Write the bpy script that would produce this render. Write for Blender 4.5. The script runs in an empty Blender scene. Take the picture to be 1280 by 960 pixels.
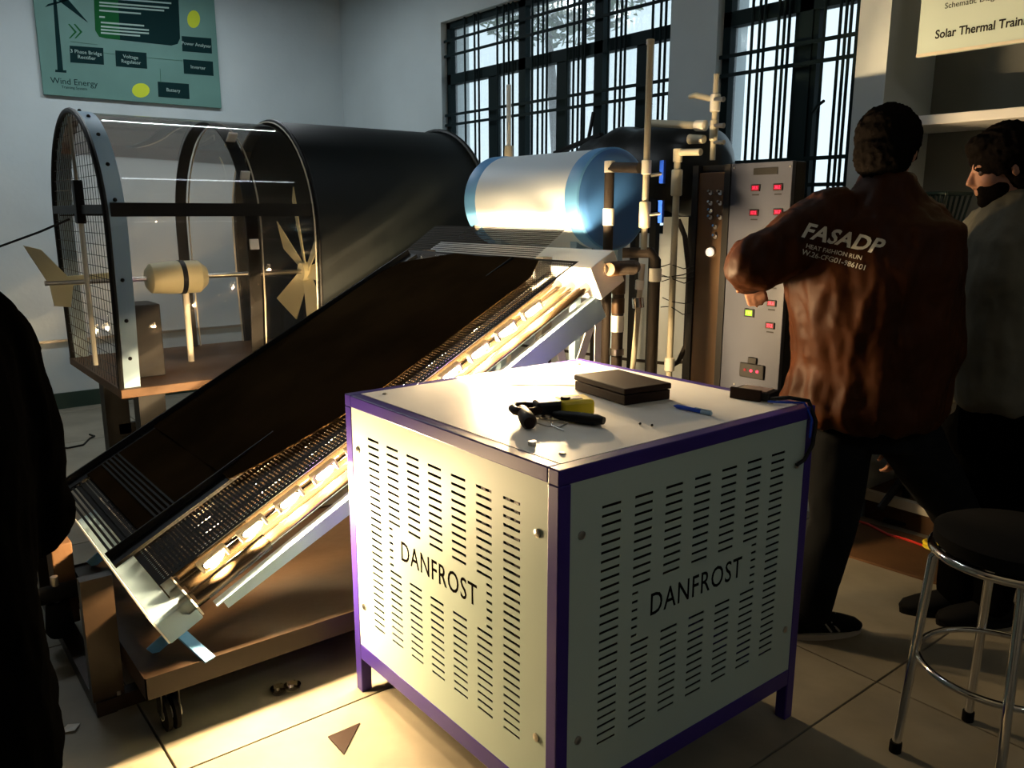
import bpy, bmesh, math, random
import numpy as np
from mathutils import Vector, Matrix, noise
from mathutils.bvhtree import BVHTree
random.seed(7)
SC = bpy.context.scene
COL = SC.collection
# ------------------------------------------------------------------ camera
F_PX, CAM_H = 1025.0, 1.45
PITCH, YAW = math.atan(214 / 1025), math.radians(51.5)
FW = Vector((math.cos(YAW) * math.cos(PITCH), math.sin(YAW) * math.cos(PITCH), -math.sin(PITCH)))
RT = Vector((math.sin(YAW), -math.cos(YAW), 0))
UP = RT.cross(FW)
CP = Vector((0, 0, CAM_H))
cd = bpy.data.cameras.new('camera')
cd.sensor_width = 36
cd.lens = F_PX / 1280 * 36
cam = bpy.data.objects.new('camera', cd)
COL.objects.link(cam)
cam.matrix_world = Matrix((RT, UP, -FW)).transposed().to_4x4()
cam.location = CP
cd.clip_start = 0.02
SC.camera = cam
# ------------------------------------------------------------------ sky, exposure
w = bpy.data.worlds.new('world')
SC.world = w
w.use_nodes = True
nt = w.node_tree
bg = nt.nodes['Background']
tc = nt.nodes.new('ShaderNodeTexCoord')
sp = nt.nodes.new('ShaderNodeSeparateXYZ')
rmp = nt.nodes.new('ShaderNodeValToRGB')
nt.links.new(tc.outputs['Generated'], sp.inputs[0])
nt.links.new(sp.outputs['Z'], rmp.inputs[0])
rmp.color_ramp.elements[0].position = 0.0
rmp.color_ramp.elements[0].color = (0.76, 0.88, 0.96, 1)
rmp.color_ramp.elements[1].position = 0.7
rmp.color_ramp.elements[1].color = (0.66, 0.84, 1.0, 1)
nt.links.new(rmp.outputs[0], bg.inputs['Color'])
bg.inputs['Strength'].default_value = 1.8
SC.view_settings.view_transform = 'Standard'
SC.view_settings.look = 'None'
SC.view_settings.gamma = 1
SC.view_settings.use_curve_mapping = False
SC.view_settings.exposure = 0.0
LAMP_W = 42.0        # one halogen lamp
TUBE_W = 5.0        # one fluorescent tube
WARM = (1.0, 0.69, 0.36)

# ------------------------------------------------------------------ rays onto real planes
def ray(px, py):
    return FW + RT * (px - 640) / F_PX - UP * (py - 480) / F_PX
def hx(px, py, c):
    d = ray(px, py); return CP + d * (c / d.x)
def hy(px, py, c):
    d = ray(px, py); return CP + d * (c / d.y)
def hz(px, py, c):
    d = ray(px, py); return CP + d * ((c - CAM_H) / d.z)
HD = Vector((math.cos(YAW), math.sin(YAW), 0))
def pv(px, py, dist):
    d = ray(px, py); return CP + d * (dist / d.dot(HD))

# ------------------------------------------------------------------ materials
def mat(name, col, rough=0.5, metal=0.0, spec=0.3, noise_amt=0.0, nscale=8.0, bump=0.0, bscale=60.0,
        emit=None, estr=0.0, coat=0.0, col2=None, alpha=None, sheen=0.0):
    m = bpy.data.materials.new(name)
    m.use_nodes = True
    t = m.node_tree
    b = t.nodes['Principled BSDF']
    b.inputs['Roughness'].default_value = rough
    b.inputs['Metallic'].default_value = metal
    b.inputs['Specular IOR Level'].default_value = spec
    b.inputs['Coat Weight'].default_value = coat
    b.inputs['Sheen Weight'].default_value = sheen
    c = (*col, 1)
    tx = t.nodes.new('ShaderNodeTexCoord')
    if noise_amt > 0 or col2:
        n = t.nodes.new('ShaderNodeTexNoise')
        n.inputs['Scale'].default_value = nscale
        n.inputs['Detail'].default_value = 5
        t.links.new(tx.outputs['Object'], n.inputs['Vector'])
        r = t.nodes.new('ShaderNodeValToRGB')
        c2 = col2 if col2 else tuple(x * (1 - noise_amt) for x in col)
        r.color_ramp.elements[0].position = 0.35
        r.color_ramp.elements[1].position = 0.65
        r.color_ramp.elements[0].color = (*c2, 1)
        r.color_ramp.elements[1].color = c
        t.links.new(n.outputs['Fac'], r.inputs[0])
        t.links.new(r.outputs[0], b.inputs['Base Color'])
    else:
        b.inputs['Base Color'].default_value = c
    if bump > 0:
        n2 = t.nodes.new('ShaderNodeTexNoise')
        n2.inputs['Scale'].default_value = bscale
        n2.inputs['Detail'].default_value = 4
        t.links.new(tx.outputs['Object'], n2.inputs['Vector'])
        bp = t.nodes.new('ShaderNodeBump')
        bp.inputs['Strength'].default_value = bump
        bp.inputs['Distance'].default_value = 0.01
        t.links.new(n2.outputs['Fac'], bp.inputs['Height'])
        t.links.new(bp.outputs[0], b.inputs['Normal'])
    if emit:
        b.inputs['Emission Color'].default_value = (*emit, 1)
        b.inputs['Emission Strength'].default_value = estr
    return m
def clear(name, tint, refl=1.0, rough=0.02, haze=0.0, hazecol=(1, 1, 1)):
    m = bpy.data.materials.new(name)
    m.use_nodes = True
    t = m.node_tree
    for n in list(t.nodes):
        if n.type == 'BSDF_PRINCIPLED': t.nodes.remove(n)
    out = [n for n in t.nodes if n.type == 'OUTPUT_MATERIAL'][0]
    tr = t.nodes.new('ShaderNodeBsdfTransparent'); tr.inputs[0].default_value = (*tint, 1)
    gl = t.nodes.new('ShaderNodeBsdfGlossy'); gl.inputs['Roughness'].default_value = rough
    fr = t.nodes.new('ShaderNodeFresnel'); fr.inputs[0].default_value = 1.49
    mu = t.nodes.new('ShaderNodeMath'); mu.operation = 'MULTIPLY'; mu.inputs[1].default_value = refl
    mx = t.nodes.new('ShaderNodeMixShader')
    t.links.new(fr.outputs[0], mu.inputs[0]); t.links.new(mu.outputs[0], mx.inputs[0])
    base = tr
    if haze > 0:
        df = t.nodes.new('ShaderNodeBsdfTranslucent'); df.inputs[0].default_value = (*hazecol, 1)
        m2 = t.nodes.new('ShaderNodeMixShader'); m2.inputs[0].default_value = haze
        t.links.new(tr.outputs[0], m2.inputs[1]); t.links.new(df.outputs[0], m2.inputs[2]); base = m2
    t.links.new(base.outputs[0], mx.inputs[1]); t.links.new(gl.outputs[0], mx.inputs[2])
    t.links.new(mx.outputs[0], out.inputs[0])
    return m
M = dict(
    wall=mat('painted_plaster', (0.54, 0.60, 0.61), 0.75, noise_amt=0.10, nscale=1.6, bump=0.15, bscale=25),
    wall_d=mat('dark_grey_plaster', (0.16, 0.17, 0.17), 0.8),  # even dark grey on the unseen walls, chosen to cut bounced light
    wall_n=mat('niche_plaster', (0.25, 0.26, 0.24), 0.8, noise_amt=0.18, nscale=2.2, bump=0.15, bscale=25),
    ceil=mat('ceiling_paint', (0.30, 0.31, 0.31), 0.8),
    slab=mat('stone_slab', (0.25, 0.225, 0.17), 0.45, noise_amt=0.30, nscale=3.5, bump=0.12, bscale=18),
    joint=mat('floor_joint', (0.11, 0.095, 0.07), 0.9),
    dkgreen=mat('dark_green_paint', (0.02, 0.045, 0.035), 0.4),
    win=mat('window_frame_paint', (0.008, 0.018, 0.020), 0.6, spec=.1),
    pane=clear('window_pane', (0.88, 0.92, 0.92), 0.3, 0.1, 0.12),
    acryl=clear('clear_acrylic', (0.93, 0.90, 0.87), 0.7, 0.015, 0.03, (0.9, 0.85, 0.8)),
    glass=clear('clear_glass', (0.97, 0.95, 0.9), 1.6, 0.02),
    black=mat('black_enamel', (0.008, 0.008, 0.008), 0.5, spec=.2),
    blackm=mat('black_perforated_steel', (0.016, 0.012, 0.007), 0.6, 0.0, spec=.12),
    hood=mat('black_bent_sheet', (0.006, 0.009, 0.010), 0.5, spec=.25, noise_amt=0.3, nscale=2),
    board=mat('charred_brown_board', (0.030, 0.017, 0.007), 1.0, spec=.0, noise_amt=0.45, nscale=3, bump=0.15, bscale=9),
    rust=mat('brown_painted_steel', (0.020, 0.011, 0.005), 0.4, spec=.35, noise_amt=0.35, nscale=5, bump=0.1, bscale=20),
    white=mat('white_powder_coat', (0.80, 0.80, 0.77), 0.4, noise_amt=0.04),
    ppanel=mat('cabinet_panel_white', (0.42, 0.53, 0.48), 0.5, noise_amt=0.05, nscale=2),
    violet=mat('violet_paint', (0.040, 0.022, 0.20), 0.35, noise_amt=0.12),
    blue=mat('light_blue_paint', (0.12, 0.34, 0.66), 0.4),
    dblue=mat('blue_end_cap', (0.045, 0.15, 0.42), 0.4),
    tankw=mat('tank_white', (0.66, 0.74, 0.80), 0.45),
    lblue=mat('pale_blue_steel', (0.34, 0.50, 0.64), 0.4),
    wood=mat('plywood_brown', (0.11, 0.055, 0.022), 0.6, noise_amt=0.35, nscale=4, bump=0.1),
    cream=mat('cream_plastic', (0.70, 0.66, 0.42), 0.5),
    pvc=mat('cream_pvc', (0.58, 0.54, 0.40), 0.4, noise_amt=0.1),
    pvcw=mat('white_pvc', (0.82, 0.80, 0.70), 0.35),
    foam=mat('black_pipe_foam', (0.03, 0.022, 0.016), 0.7, bump=0.2),
    bag=mat('black_wrapped_sheet', (0.008, 0.009, 0.009), 0.35, bump=0.4, bscale=7),
    chrome=mat('chrome', (0.75, 0.75, 0.74), 0.12, 1.0),
    steel=mat('steel', (0.5, 0.48, 0.44), 0.3, 1.0),
    rubber=mat('black_rubber', (0.006, 0.006, 0.006), 0.8, spec=.08),
    tube=mat('evacuated_tube_glass', (0.05, 0.035, 0.02), 0.08, 0.5, coat=1.0),
    bronze=mat('bronze_panel', (0.07, 0.038, 0.016), 0.45, 0.1, noise_amt=0.25, nscale=3),
    panelg=mat('grey_panel', (0.036, 0.042, 0.062), 0.45, noise_amt=0.06),
    teal=mat('poster_teal', (0.13, 0.27, 0.235), 0.5, noise_amt=0.18, nscale=2),
    poster=mat('poster_white', (0.50, 0.60, 0.54), 0.5),
    ink=mat('poster_dark_ink', (0.006, 0.025, 0.026), 0.7, spec=.05),
    inkg=mat('poster_green_ink', (0.012, 0.10, 0.03), 0.7, spec=.05),
    inky=mat('poster_yellow_ink', (0.58, 0.66, 0.05), 0.7, spec=.05),
    inkw=mat('poster_pale_print', (0.35, 0.50, 0.45), 0.6),
    black_ink=mat('black_print', (0.02, 0.02, 0.02), 0.7, spec=.05),
    ivory=mat('pale_tape', (0.6, 0.56, 0.45), 0.6),
    yellow=mat('yellow_plastic', (0.78, 0.62, 0.02), 0.35),
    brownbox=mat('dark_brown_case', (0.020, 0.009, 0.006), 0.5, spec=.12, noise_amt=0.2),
    penblue=mat('blue_pen_plastic', (0.015, 0.07, 0.55), 0.25),
    paper=mat('paper', (0.85, 0.83, 0.78), 0.8),
    redcable=mat('red_cable', (0.55, 0.03, 0.015), 0.5),
    copper=mat('copper_winding', (0.45, 0.20, 0.07), 0.35, 0.6),
    skin=mat('skin', (0.34, 0.17, 0.11), 0.5, bump=0.05, bscale=120),
    hair=mat('black_hair', (0.006, 0.005, 0.0045), 1.0, spec=.0, bump=0.3, bscale=90),
    jbrown=mat('brown_black_nylon', (0.045, 0.013, 0.003), 0.55, spec=.10, noise_amt=0.45, nscale=6, bump=0.35, bscale=12),
    jblack=mat('black_nylon', (0.010, 0.009, 0.009), 0.5, bump=0.25, bscale=14),
    jgrey=mat('grey_beige_cloth', (0.12, 0.115, 0.09), 0.9, spec=.1, noise_amt=0.2, nscale=9, bump=0.3, bscale=20),
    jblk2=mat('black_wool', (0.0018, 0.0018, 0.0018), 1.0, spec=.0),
    denim=mat('dark_denim', (0.008, 0.009, 0.010), 0.9, spec=.1, noise_amt=0.4, nscale=7),
    sole=mat('pale_shoe_sole', (0.40, 0.38, 0.34), 0.6),
    silver=mat('silver_print', (0.62, 0.60, 0.52), 0.4),
    leaf=mat('leaf_green', (0.10, 0.22, 0.06), 0.7, noise_amt=0.4),
    ground=mat('outside_ground', (0.45, 0.44, 0.40), 0.9, noise_amt=0.2),
    eye=mat('eye_dark', (0.06, 0.04, 0.03), 0.2),
    red_led=mat('red_digits', (0.2, 0, 0.01), 0.4, emit=(1.0, 0.03, 0.08), estr=2.6),
    red_glow=mat('red_display_window', (0.12, 0.0, 0.01), 0.3, emit=(1.0, 0.0, 0.03), estr=0.05),
    green_led=mat('green_display', (0.1, 0.3, 0.0), 0.4, emit=(0.35, 0.9, 0.02), estr=0.75),
    green_txt=mat('green_digits', (0.2, 0.3, 0.0), 0.4, emit=(0.85, 1.0, 0.25), estr=1.2),
    knoblit=mat('lit_round_switch', (0.9, 0.85, 0.8), 0.4, emit=(1.0, 0.85, 0.7), estr=0.8),
    bulb=mat('halogen_bulb', (1, 0.9, 0.7), 0.4, emit=(1.0, 0.80, 0.45), estr=30.0),
    fluo=mat('fluorescent_tube', (1, 1, 1), 0.4, emit=(0.80, 0.92, 1.0), estr=9.0),
)

# ------------------------------------------------------------------ helpers
def rotm(axis, deg):
    return Matrix.Rotation(math.radians(deg), 3, axis)
class B:
    def __init__(s): s.bm = bmesh.new()
    def box(s, c, size, rot=None, bevel=0.0):
        r = bmesh.ops.create_cube(s.bm, size=1.0)
        vs = r['verts']
        c = Vector(c)
        for v in vs:
            p = Vector((v.co.x * size[0], v.co.y * size[1], v.co.z * size[2]))
            v.co = (rot @ p if rot else p) + c
        if bevel:
            es = list({e for v in vs for e in v.link_edges})
            bmesh.ops.bevel(s.bm, geom=es, offset=bevel, segments=2, affect='EDGES', profile=0.5)
        return s
    def b6(s, x0, x1, y0, y1, z0, z1, bevel=0.0):
        return s.box(((x0 + x1) / 2, (y0 + y1) / 2, (z0 + z1) / 2), (abs(x1 - x0), abs(y1 - y0), abs(z1 - z0)), None, bevel)
    def tube(s, pts, r, seg=12, cap=True):
        pts = [Vector(p) for p in pts]
        n = len(pts)
        rs = r if isinstance(r, (list, tuple)) else [r] * n
        rings = []
        prev = None
        for i, p in enumerate(pts):
            d = (pts[min(i + 1, n - 1)] - pts[max(i - 1, 0)]).normalized()
            if prev is None:
                a = d.orthogonal().normalized()
            else:
                a = (prev - d * prev.dot(d)).normalized()
            prev = a
            b = d.cross(a)
            rings.append([s.bm.verts.new(p + (a * math.cos(t) + b * math.sin(t)) * rs[i])
                          for t in [2 * math.pi * k / seg for k in range(seg)]])
        for i in range(n - 1):
            for k in range(seg):
                s.bm.faces.new((rings[i][k], rings[i][(k + 1) % seg], rings[i + 1][(k + 1) % seg], rings[i + 1][k]))
        if cap:
            s.bm.faces.new(rings[0][::-1]); s.bm.faces.new(rings[-1])
        return s
    def bar(s, p0, p1, wd, th, up=(0, 0, 1)):
        p0, p1 = Vector(p0), Vector(p1)
        d = (p1 - p0)
        L = d.length
        x = d.normalized()
        y = Vector(up).cross(x).normalized()
        z = x.cross(y)
        return s.box((p0 + p1) / 2, (L, wd, th), Matrix((x, y, z)).transposed())
    def ball(s, c, r, rot=None, u=16, v=10):
        rr = r if isinstance(r, (list, tuple)) else (r, r, r)
        q = bmesh.ops.create_uvsphere(s.bm, u_segments=u, v_segments=v, radius=1.0)
        for w_ in q['verts']:
            p = Vector((w_.co.x * rr[0], w_.co.y * rr[1], w_.co.z * rr[2]))
            w_.co = (rot @ p if rot else p) + Vector(c)
        return s
    def poly(s, pts, thick=None):
        vs = [s.bm.verts.new(Vector(p)) for p in pts]
        f = s.bm.faces.new(vs)
        if thick is not None:
            r = bmesh.ops.extrude_face_region(s.bm, geom=[f])
            t = Vector(thick)
            for g in r['geom']:
                if isinstance(g, bmesh.types.BMVert): g.co += t
        return s
    def loft(s, rings, seg=20):
        """rings: (centre, half-vector a, half-vector b)"""
        R = []
        for c, a, b in rings:
            c, a, b = Vector(c), Vector(a), Vector(b)
            R.append([s.bm.verts.new(c + a * math.cos(t) + b * math.sin(t)) for t in [2 * math.pi * k / seg for k in range(seg)]])
        for i in range(len(R) - 1):
            for k in range(seg):
                s.bm.faces.new((R[i][k], R[i][(k + 1) % seg], R[i + 1][(k + 1) % seg], R[i + 1][k]))
        s.bm.faces.new(R[0][::-1]); s.bm.faces.new(R[-1])
        return s
    def torus(s, c, R, r, ax='Z', seg=40, sseg=8, a0=0.0, a1=360.0, rot=None):
        c = Vector(c)
        full = abs(a1 - a0) >= 360
        pts = []
        n = seg
        for k in range(n + (1 if full else 1)):
            t = math.radians(a0 + (a1 - a0) * k / n)
            p = {'Z': (math.cos(t) * R, math.sin(t) * R, 0), 'X': (0, math.cos(t) * R, math.sin(t) * R),
                 'Y': (math.cos(t) * R, 0, math.sin(t) * R)}[ax]
            p = Vector(p)
            pts.append(c + (rot @ p if rot else p))
        return s.tube(pts, r, sseg, cap=not full)
    def fin(s, name, m, parent=None, root=None, smooth=False, recalc=True):
        if recalc: bmesh.ops.recalc_face_normals(s.bm, faces=s.bm.faces)
        me = bpy.data.meshes.new(name)
        s.bm.to_mesh(me); s.bm.free()
        return link(name, me, m, parent, root, smooth)
def worldloc(o):
    p = Vector((0, 0, 0))
    while o: p = p + o.location; o = o.parent
    return p
def link(name, me, m, parent=None, root=None, smooth=False):
    """mesh in world coordinates; becomes a child of parent or a thing with its origin at root"""
    off = worldloc(parent) if parent else (Vector(root) if root is not None else Vector((0, 0, 0)))
    me.transform(Matrix.Translation(-off))
    if m:
        me.materials.clear(); me.materials.append(m)
    if smooth:
        me.shade_smooth()
        try: me.set_sharp_from_angle(angle=math.radians(40))
        except Exception: pass
    o = bpy.data.objects.new(name, me)
    COL.objects.link(o)
    if parent: o.parent = parent
    elif root is not None: o.location = off
    return o
def thing(name, label, cat, loc, group=None):
    o = bpy.data.objects.new(name, None); COL.objects.link(o)
    o.location = loc; o.empty_display_size = 0.05
    o['label'] = label; o['category'] = cat
    if group: o['group'] = group
    return o
def tag(o, label, cat, group=None):
    o['label'] = label; o['category'] = cat
    if group: o['group'] = group
    return o
def struct(o): o['kind'] = 'structure'; return o
def text_mesh(txt, size, ext=0.0004, align='CENTER', space=1.0, bold=0.0):
    c = bpy.data.curves.new('t', 'FONT'); c.body = txt; c.size = size; c.extrude = ext; c.resolution_u = 3
    c.align_x = align; c.align_y = 'CENTER'; c.space_character = space; c.offset = bold * size
    o = bpy.data.objects.new('t', c); COL.objects.link(o)
    dg = bpy.context.evaluated_depsgraph_get()
    me = bpy.data.meshes.new_from_object(o.evaluated_get(dg))
    bpy.data.objects.remove(o); bpy.data.curves.remove(c)
    return me
def put_text(name, txt, size, origin, xdir, ydir, m, parent, ext=0.0004, sx=1.0, align='CENTER', space=1.0, bold=0.0):
    me = text_mesh(txt, size, ext, align, space, bold)
    x = Vector(xdir).normalized(); y = Vector(ydir).normalized(); z = x.cross(y)
    mt = Matrix((x * sx, y, z)).transposed().to_4x4(); mt.translation = Vector(origin)
    me.transform(mt)
    return link(name, me, m, parent)

# ================================================================== SETTING
XW, YW, ZC = 3.55, 6.845, 3.3         # window wall, far wall, ceiling
XG = 3.63                              # plane of the window frames
XN, YN = 3.98, 1.9                     # niche back wall, niche jamb
# floor of stone slabs
fl = B().b6(-2.6, 4.2, -2.6, 7.0, -0.12, -0.012).fin('floor', M['joint']); struct(fl)
sw = 0.93
slabs = {}
ix0 = 0.503 - sw * 4
for i in range(8):
    for j in range(11):
        x0, y0 = ix0 + i * sw, -2.6 + j * sw + 0.0
        x1, y1 = min(x0 + sw - 0.006, 3.985), min(y0 + sw - 0.006, YW)
        if y1 - y0 < 0.05 or x1 - x0 < 0.05: continue
        key = (round(x1 - x0, 3), round(y1 - y0, 3))
        if key not in slabs:
            b = B(); b.box((0, 0, 0), (key[0], key[1], 0.012), None, 0.002)
            me = bpy.data.meshes.new('floor_slab'); b.bm.to_mesh(me); b.bm.free(); me.materials.append(M['slab']); slabs[key] = me
        o = bpy.data.objects.new('floor_slab', slabs[key]); COL.objects.link(o); o.parent = fl
        o.location = ((x0 + x1) / 2, (y0 + y1) / 2, -0.006)
struct(B().b6(-2.6, 4.2, -2.6, 7.0, ZC, ZC + 0.1).fin('ceiling', M['ceil']))
struct(B().b6(-2.6, 4.2, YW, YW + 0.15, 0, ZC).fin('wall_far', M['wall']))
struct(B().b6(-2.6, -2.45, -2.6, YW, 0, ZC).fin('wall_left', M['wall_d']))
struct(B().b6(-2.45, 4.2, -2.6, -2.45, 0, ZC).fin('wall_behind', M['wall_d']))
struct(B().b6(-2.45, XW, YW - 0.015, YW, 0, 0.12).fin('baseboard_far', M['dkgreen']))
# window wall with two openings
w1y1, w1y0 = hx(564, 150, XG).y, hx(848, 60, XG).y - 0.01
w2y1, w2y0 = hx(912, 60, XG).y + 0.02, hx(1076, 150, XG).y
z1a, z1b = hx(835, 292, XG).z, 2.80
z2a, z2b = 1.36, 2.62
b = B()
b.b6(XW, XW + 0.25, w1y1, YW, 0, ZC)
b.b6(XW, XW + 0.25, w1y0, w1y1, 0, z1a).b6(XW, XW + 0.25, w1y0, w1y1, z1b, ZC)
b.b6(XW, XW + 0.25, w2y1, w1y0, 0, ZC)
b.b6(XW, XW + 0.25, w2y0, w2y1, 0, z2a).b6(XW, XW + 0.25, w2y0, w2y1, z2b, ZC)
b.b6(XW, XW + 0.25, YN, w2y0, 0, ZC)
b.b6(XW + 0.25, XN + 0.15, YN, YN + 0.15, 0, ZC)
struct(b.fin('wall_right', M['wall']))
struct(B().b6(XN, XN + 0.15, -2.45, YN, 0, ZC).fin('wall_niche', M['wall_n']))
# thin dark conduit along the far wall
struct(B().b6(-2.4, XW, YW - 0.02, YW, 0.505, 0.525).fin('trim_1', M['steel']))
# shelf in the niche
sh = hx(1120, 160, 3.6)
struct(B().b6(3.58, XN, -0.6, YN, sh.z, sh.z + 0.04, 0.004).fin('trim_2', M['white']))

def window(name, y0, y1, z0, z1, mull, railz, subs, vbars, hb):
    fr = B()
    X0, X1 = XG - 0.03, XG + 0.03
    fr.b6(X0, X1, y0, y0 + 0.045, z0, z1).b6(X0, X1, y1 - 0.045, y1, z0, z1)
    fr.b6(X0, X1, y0, y1, z0, z0 + 0.045).b6(X0, X1, y0, y1, z1 - 0.045, z1)
    root = struct(fr.fin(name, M['win'], None, (XG, (y0 + y1) / 2, z0)))
    for m_ in mull:
        B().b6(X0, X1, m_ - 0.035, m_ + 0.035, z0, z1).fin('mullion', M['win'], root)
    if railz: B().b6(X0, X1, y0, y1, railz - 0.035, railz + 0.035).fin('transom', M['win'], root)
    for yy, ww in subs:
        B().b6(X0 + 0.01, X1 - 0.005, yy - ww / 2, yy + ww / 2, z0, railz or z1).fin('casement_stile', M['win'], root)
    for yy in vbars:
        if y0 + 0.05 < yy < y1 - 0.05:
            B().tube([(XG - 0.045, yy, z0), (XG - 0.045, yy, z1)], 0.0075, 8).fin('grille_bar', M['win'], root)
    for zz in hb:
        B().b6(XG - 0.056, XG - 0.05, y0, y1, zz - 0.009, zz + 0.009).fin('grille_rail', M['win'], root)
    edges = [y0] + sorted(mull) + [y1]
    for a, c in zip(edges[:-1], edges[1:]):
        for za, zb in ((z0, railz or z1), (railz or z1, z1)):
            if zb - za > 0.1:
                B().b6(XG + 0.012, XG + 0.016, a, c, za, zb).fin('pane', M['pane'], root)
    return root
def ys(pxs, y=150): return [hx(p, y, XG - 0.045).y for p in pxs]
window('window_1', w1y0, w1y1, z1a, z1b, ys([650, 744]), hx(600, 93, XG).z,
       [(ys([612])[0], 0.09), (ys([697])[0], 0.085), (ys([797])[0], 0.09)],
       ys([582, 594, 599, 622, 630, 636, 641, 665, 672, 678, 683, 708, 716, 722, 727, 730, 758, 768, 774, 779, 812, 822, 828, 838]),
       [hx(600, v, XG - .05).z for v in (40, 60, 138, 151, 226, 246)])
window('window_2', w2y0, w2y1, z2a, z2b, ys([997]), 2.40,
       [(ys([986])[0], 0.03), (ys([1008])[0], 0.03)],
       ys([934, 943, 949, 966, 973, 979, 1022, 1041, 1048, 1054, 1064]),
       [hx(925, v, XG - .05).z for v in (68, 92, 203)] + [hx(1050, 230, XG - .05).z])
# window stay handle
b = B().tube([hx(1016, 140, XG - .06), hx(1022, 132, XG - .09), hx(1030, 126, XG - .10)], 0.007, 8)
b.fin('stay_handle', M['win'], bpy.data.objects['window_2'])
# outside
gr = B().b6(4.4, 30, -15, 25, -0.3, -0.2).fin('ground', M['ground']); struct(gr)
def tree(x, y, n, seed, label):
    t = thing('tree', label, 'tree', (x, y, -0.2))
    B().tube([(x, y, -0.2), (x + .1, y, 2), (x, y + .2, 4.2)], [.16, .12, .06], 10).fin('trunk', M['rust'], t, smooth=True)
    rnd = random.Random(seed)
    vs, fs = [], []
    for k in range(n):
        u = Vector((rnd.gauss(0, 1), rnd.gauss(0, 1), rnd.gauss(0, 1))).normalized() * rnd.random() ** .4
        c = Vector((x + u.x * 1.5, y + u.y * 2.0, 5.3 + u.z * 1.3))
        a = Vector((rnd.gauss(0, 1), rnd.gauss(0, 1), rnd.gauss(0, 1))).normalized() * 0.11
        q = a.orthogonal().normalized() * 0.05
        i = len(vs); vs += [c - a, c + q, c + a, c - q]; fs.append((i, i + 1, i + 2, i + 3))
    me = bpy.data.meshes.new('foliage'); me.from_pydata(vs, [], fs)
    o = link('foliage', me, M['leaf'], t); o['kind'] = 'stuff'
tree(9.0, 10.2, 5000, 3, 'leafy green tree outside behind the upper left window panes')

# posters -----------------------------------------------------------
YP = YW - 0.03
def pp(px, py, d=0.0): return hy(px, py, YP - d)
pa = pp(55, 118); pb = pp(277, 135)
px0, px1, pz0, pz1 = pa.x, pb.x, (pa.z + pb.z) / 2, 3.22
po = thing('wind_poster', 'teal wind energy poster with turbine drawing on the far wall', 'poster', ((px0 + px1) / 2, YP, pz0))
B().b6(px0, px1, YP, YW, pz0, pz1).fin('backing', M['teal'], po)
def flat(b, pts, th=0.0012, base=0.0):
    P = [pp(*p) for p in pts]
    P = [Vector((p.x, YP - base, p.z)) for p in P]
    b.poly(P, (0, -th, 0)); return b
flat(B(), [(116, -30), (119, 38), (124, 46), (132, 48), (214, 57), (222, 55), (225, 48), (222, -30)]).fin('text_panel', M['ink'], po)
flat(B(), [(116, -30), (119, 38), (124, 46), (132, 48), (150, 50), (146, -30)], 0.0016).fin('green_band', M['inkg'], po)
bt = B()
for i, (l, r_) in enumerate([(124, 214), (124, 211), (124, 205), (124, 176), (124, 131), (126, 180), (126, 186), (126, 186), (126, 175)]):
    yy = [-4, 2, 6, 12, 20, 27, 32, 36, 40][i]
    P = []
    for q in ((l, yy), (r_, yy + (r_ - l) * .08), (r_, yy + 2 + (r_ - l) * .08), (l, yy + 2)):
        p = pp(*q); P.append(Vector((p.x, YP - 0.002, p.z)))
    bt.poly(P, (0, -0.0005, 0))
o = bt.fin('text_lines', M['inkw'], po)
for (a, c, e, f_, s) in [(87, 57, 129, 81, '3 Phase Bridge\nRectifier'), (144, 63, 183, 86, 'Voltage\nRegulator'), (227, 45, 264, 67, 'Power Analyser'), (229, 74, 266, 95, 'Inverter'), (197, 102, 236, 124, 'Battery')]:
    flat(B(), [(a, c), (e, c + 3), (e + 1, f_), (a + 1, f_ - 3)]).fin('label_box', M['ink'], po)
    p = pp((a + e) / 2, (c + f_) / 2); put_text('print', s, 0.035, (p.x, YP - .002, p.z), (1, 0, 0), (0, 0, 1), M['inkw'], po)
for (cx, cy, rx, rz) in ((242, 24, 8, 11), (176, 113, 11, 9)):
    flat(B(), [(cx + rx * math.cos(t), cy + rz * math.sin(t)) for t in [k * math.pi / 10 for k in range(20)]]).fin('yellow_spot', M['inky'], po)
b = B()
flat(b, [(66, -5), (70, -5), (79, 88), (72, 88)]); flat(b, [(69, 87), (83, 88), (83, 91), (69, 90)])
flat(b, [(72, 0), (84, -2), (110, 28), (108, 27)]); flat(b, [(56, 9), (84, 1), (84, -1), (60, 5)])
b.fin('turbine_drawing', M['ink'], po)
for dx in (0, 7):
    flat(B(), [(85 + dx, 30), (87 + dx, 30), (96 + dx, 40), (88 + dx, 48), (86 + dx, 48), (93 + dx, 40)]).fin('chevron', M['inkg'], po)
p = pp(93, 103); put_text('print', 'Wind Energy', 0.058, (p.x, YP - .001, p.z), (1, 0, 0), (0, 0, 1), M['ink'], po)
p = pp(93, 110); put_text('print', 'Training System', 0.026, (p.x, YP - .001, p.z), (1, 0, 0), (0, 0, 1), M['ink'], po)
for q in [((183, 72), (228, 76)), ((200, 86), (201, 104)), ((129, 66), (144, 68)), ((88, 52), (122, 56))]:
    p0, p1 = pp(*q[0]), pp(*q[1]); B().bar((p0.x, YP - .001, p0.z), (p1.x, YP - .001, p1.z), 0.001, 0.006, (0, 1, 0)).fin('connector_line', M['inkg'], po)
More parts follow.
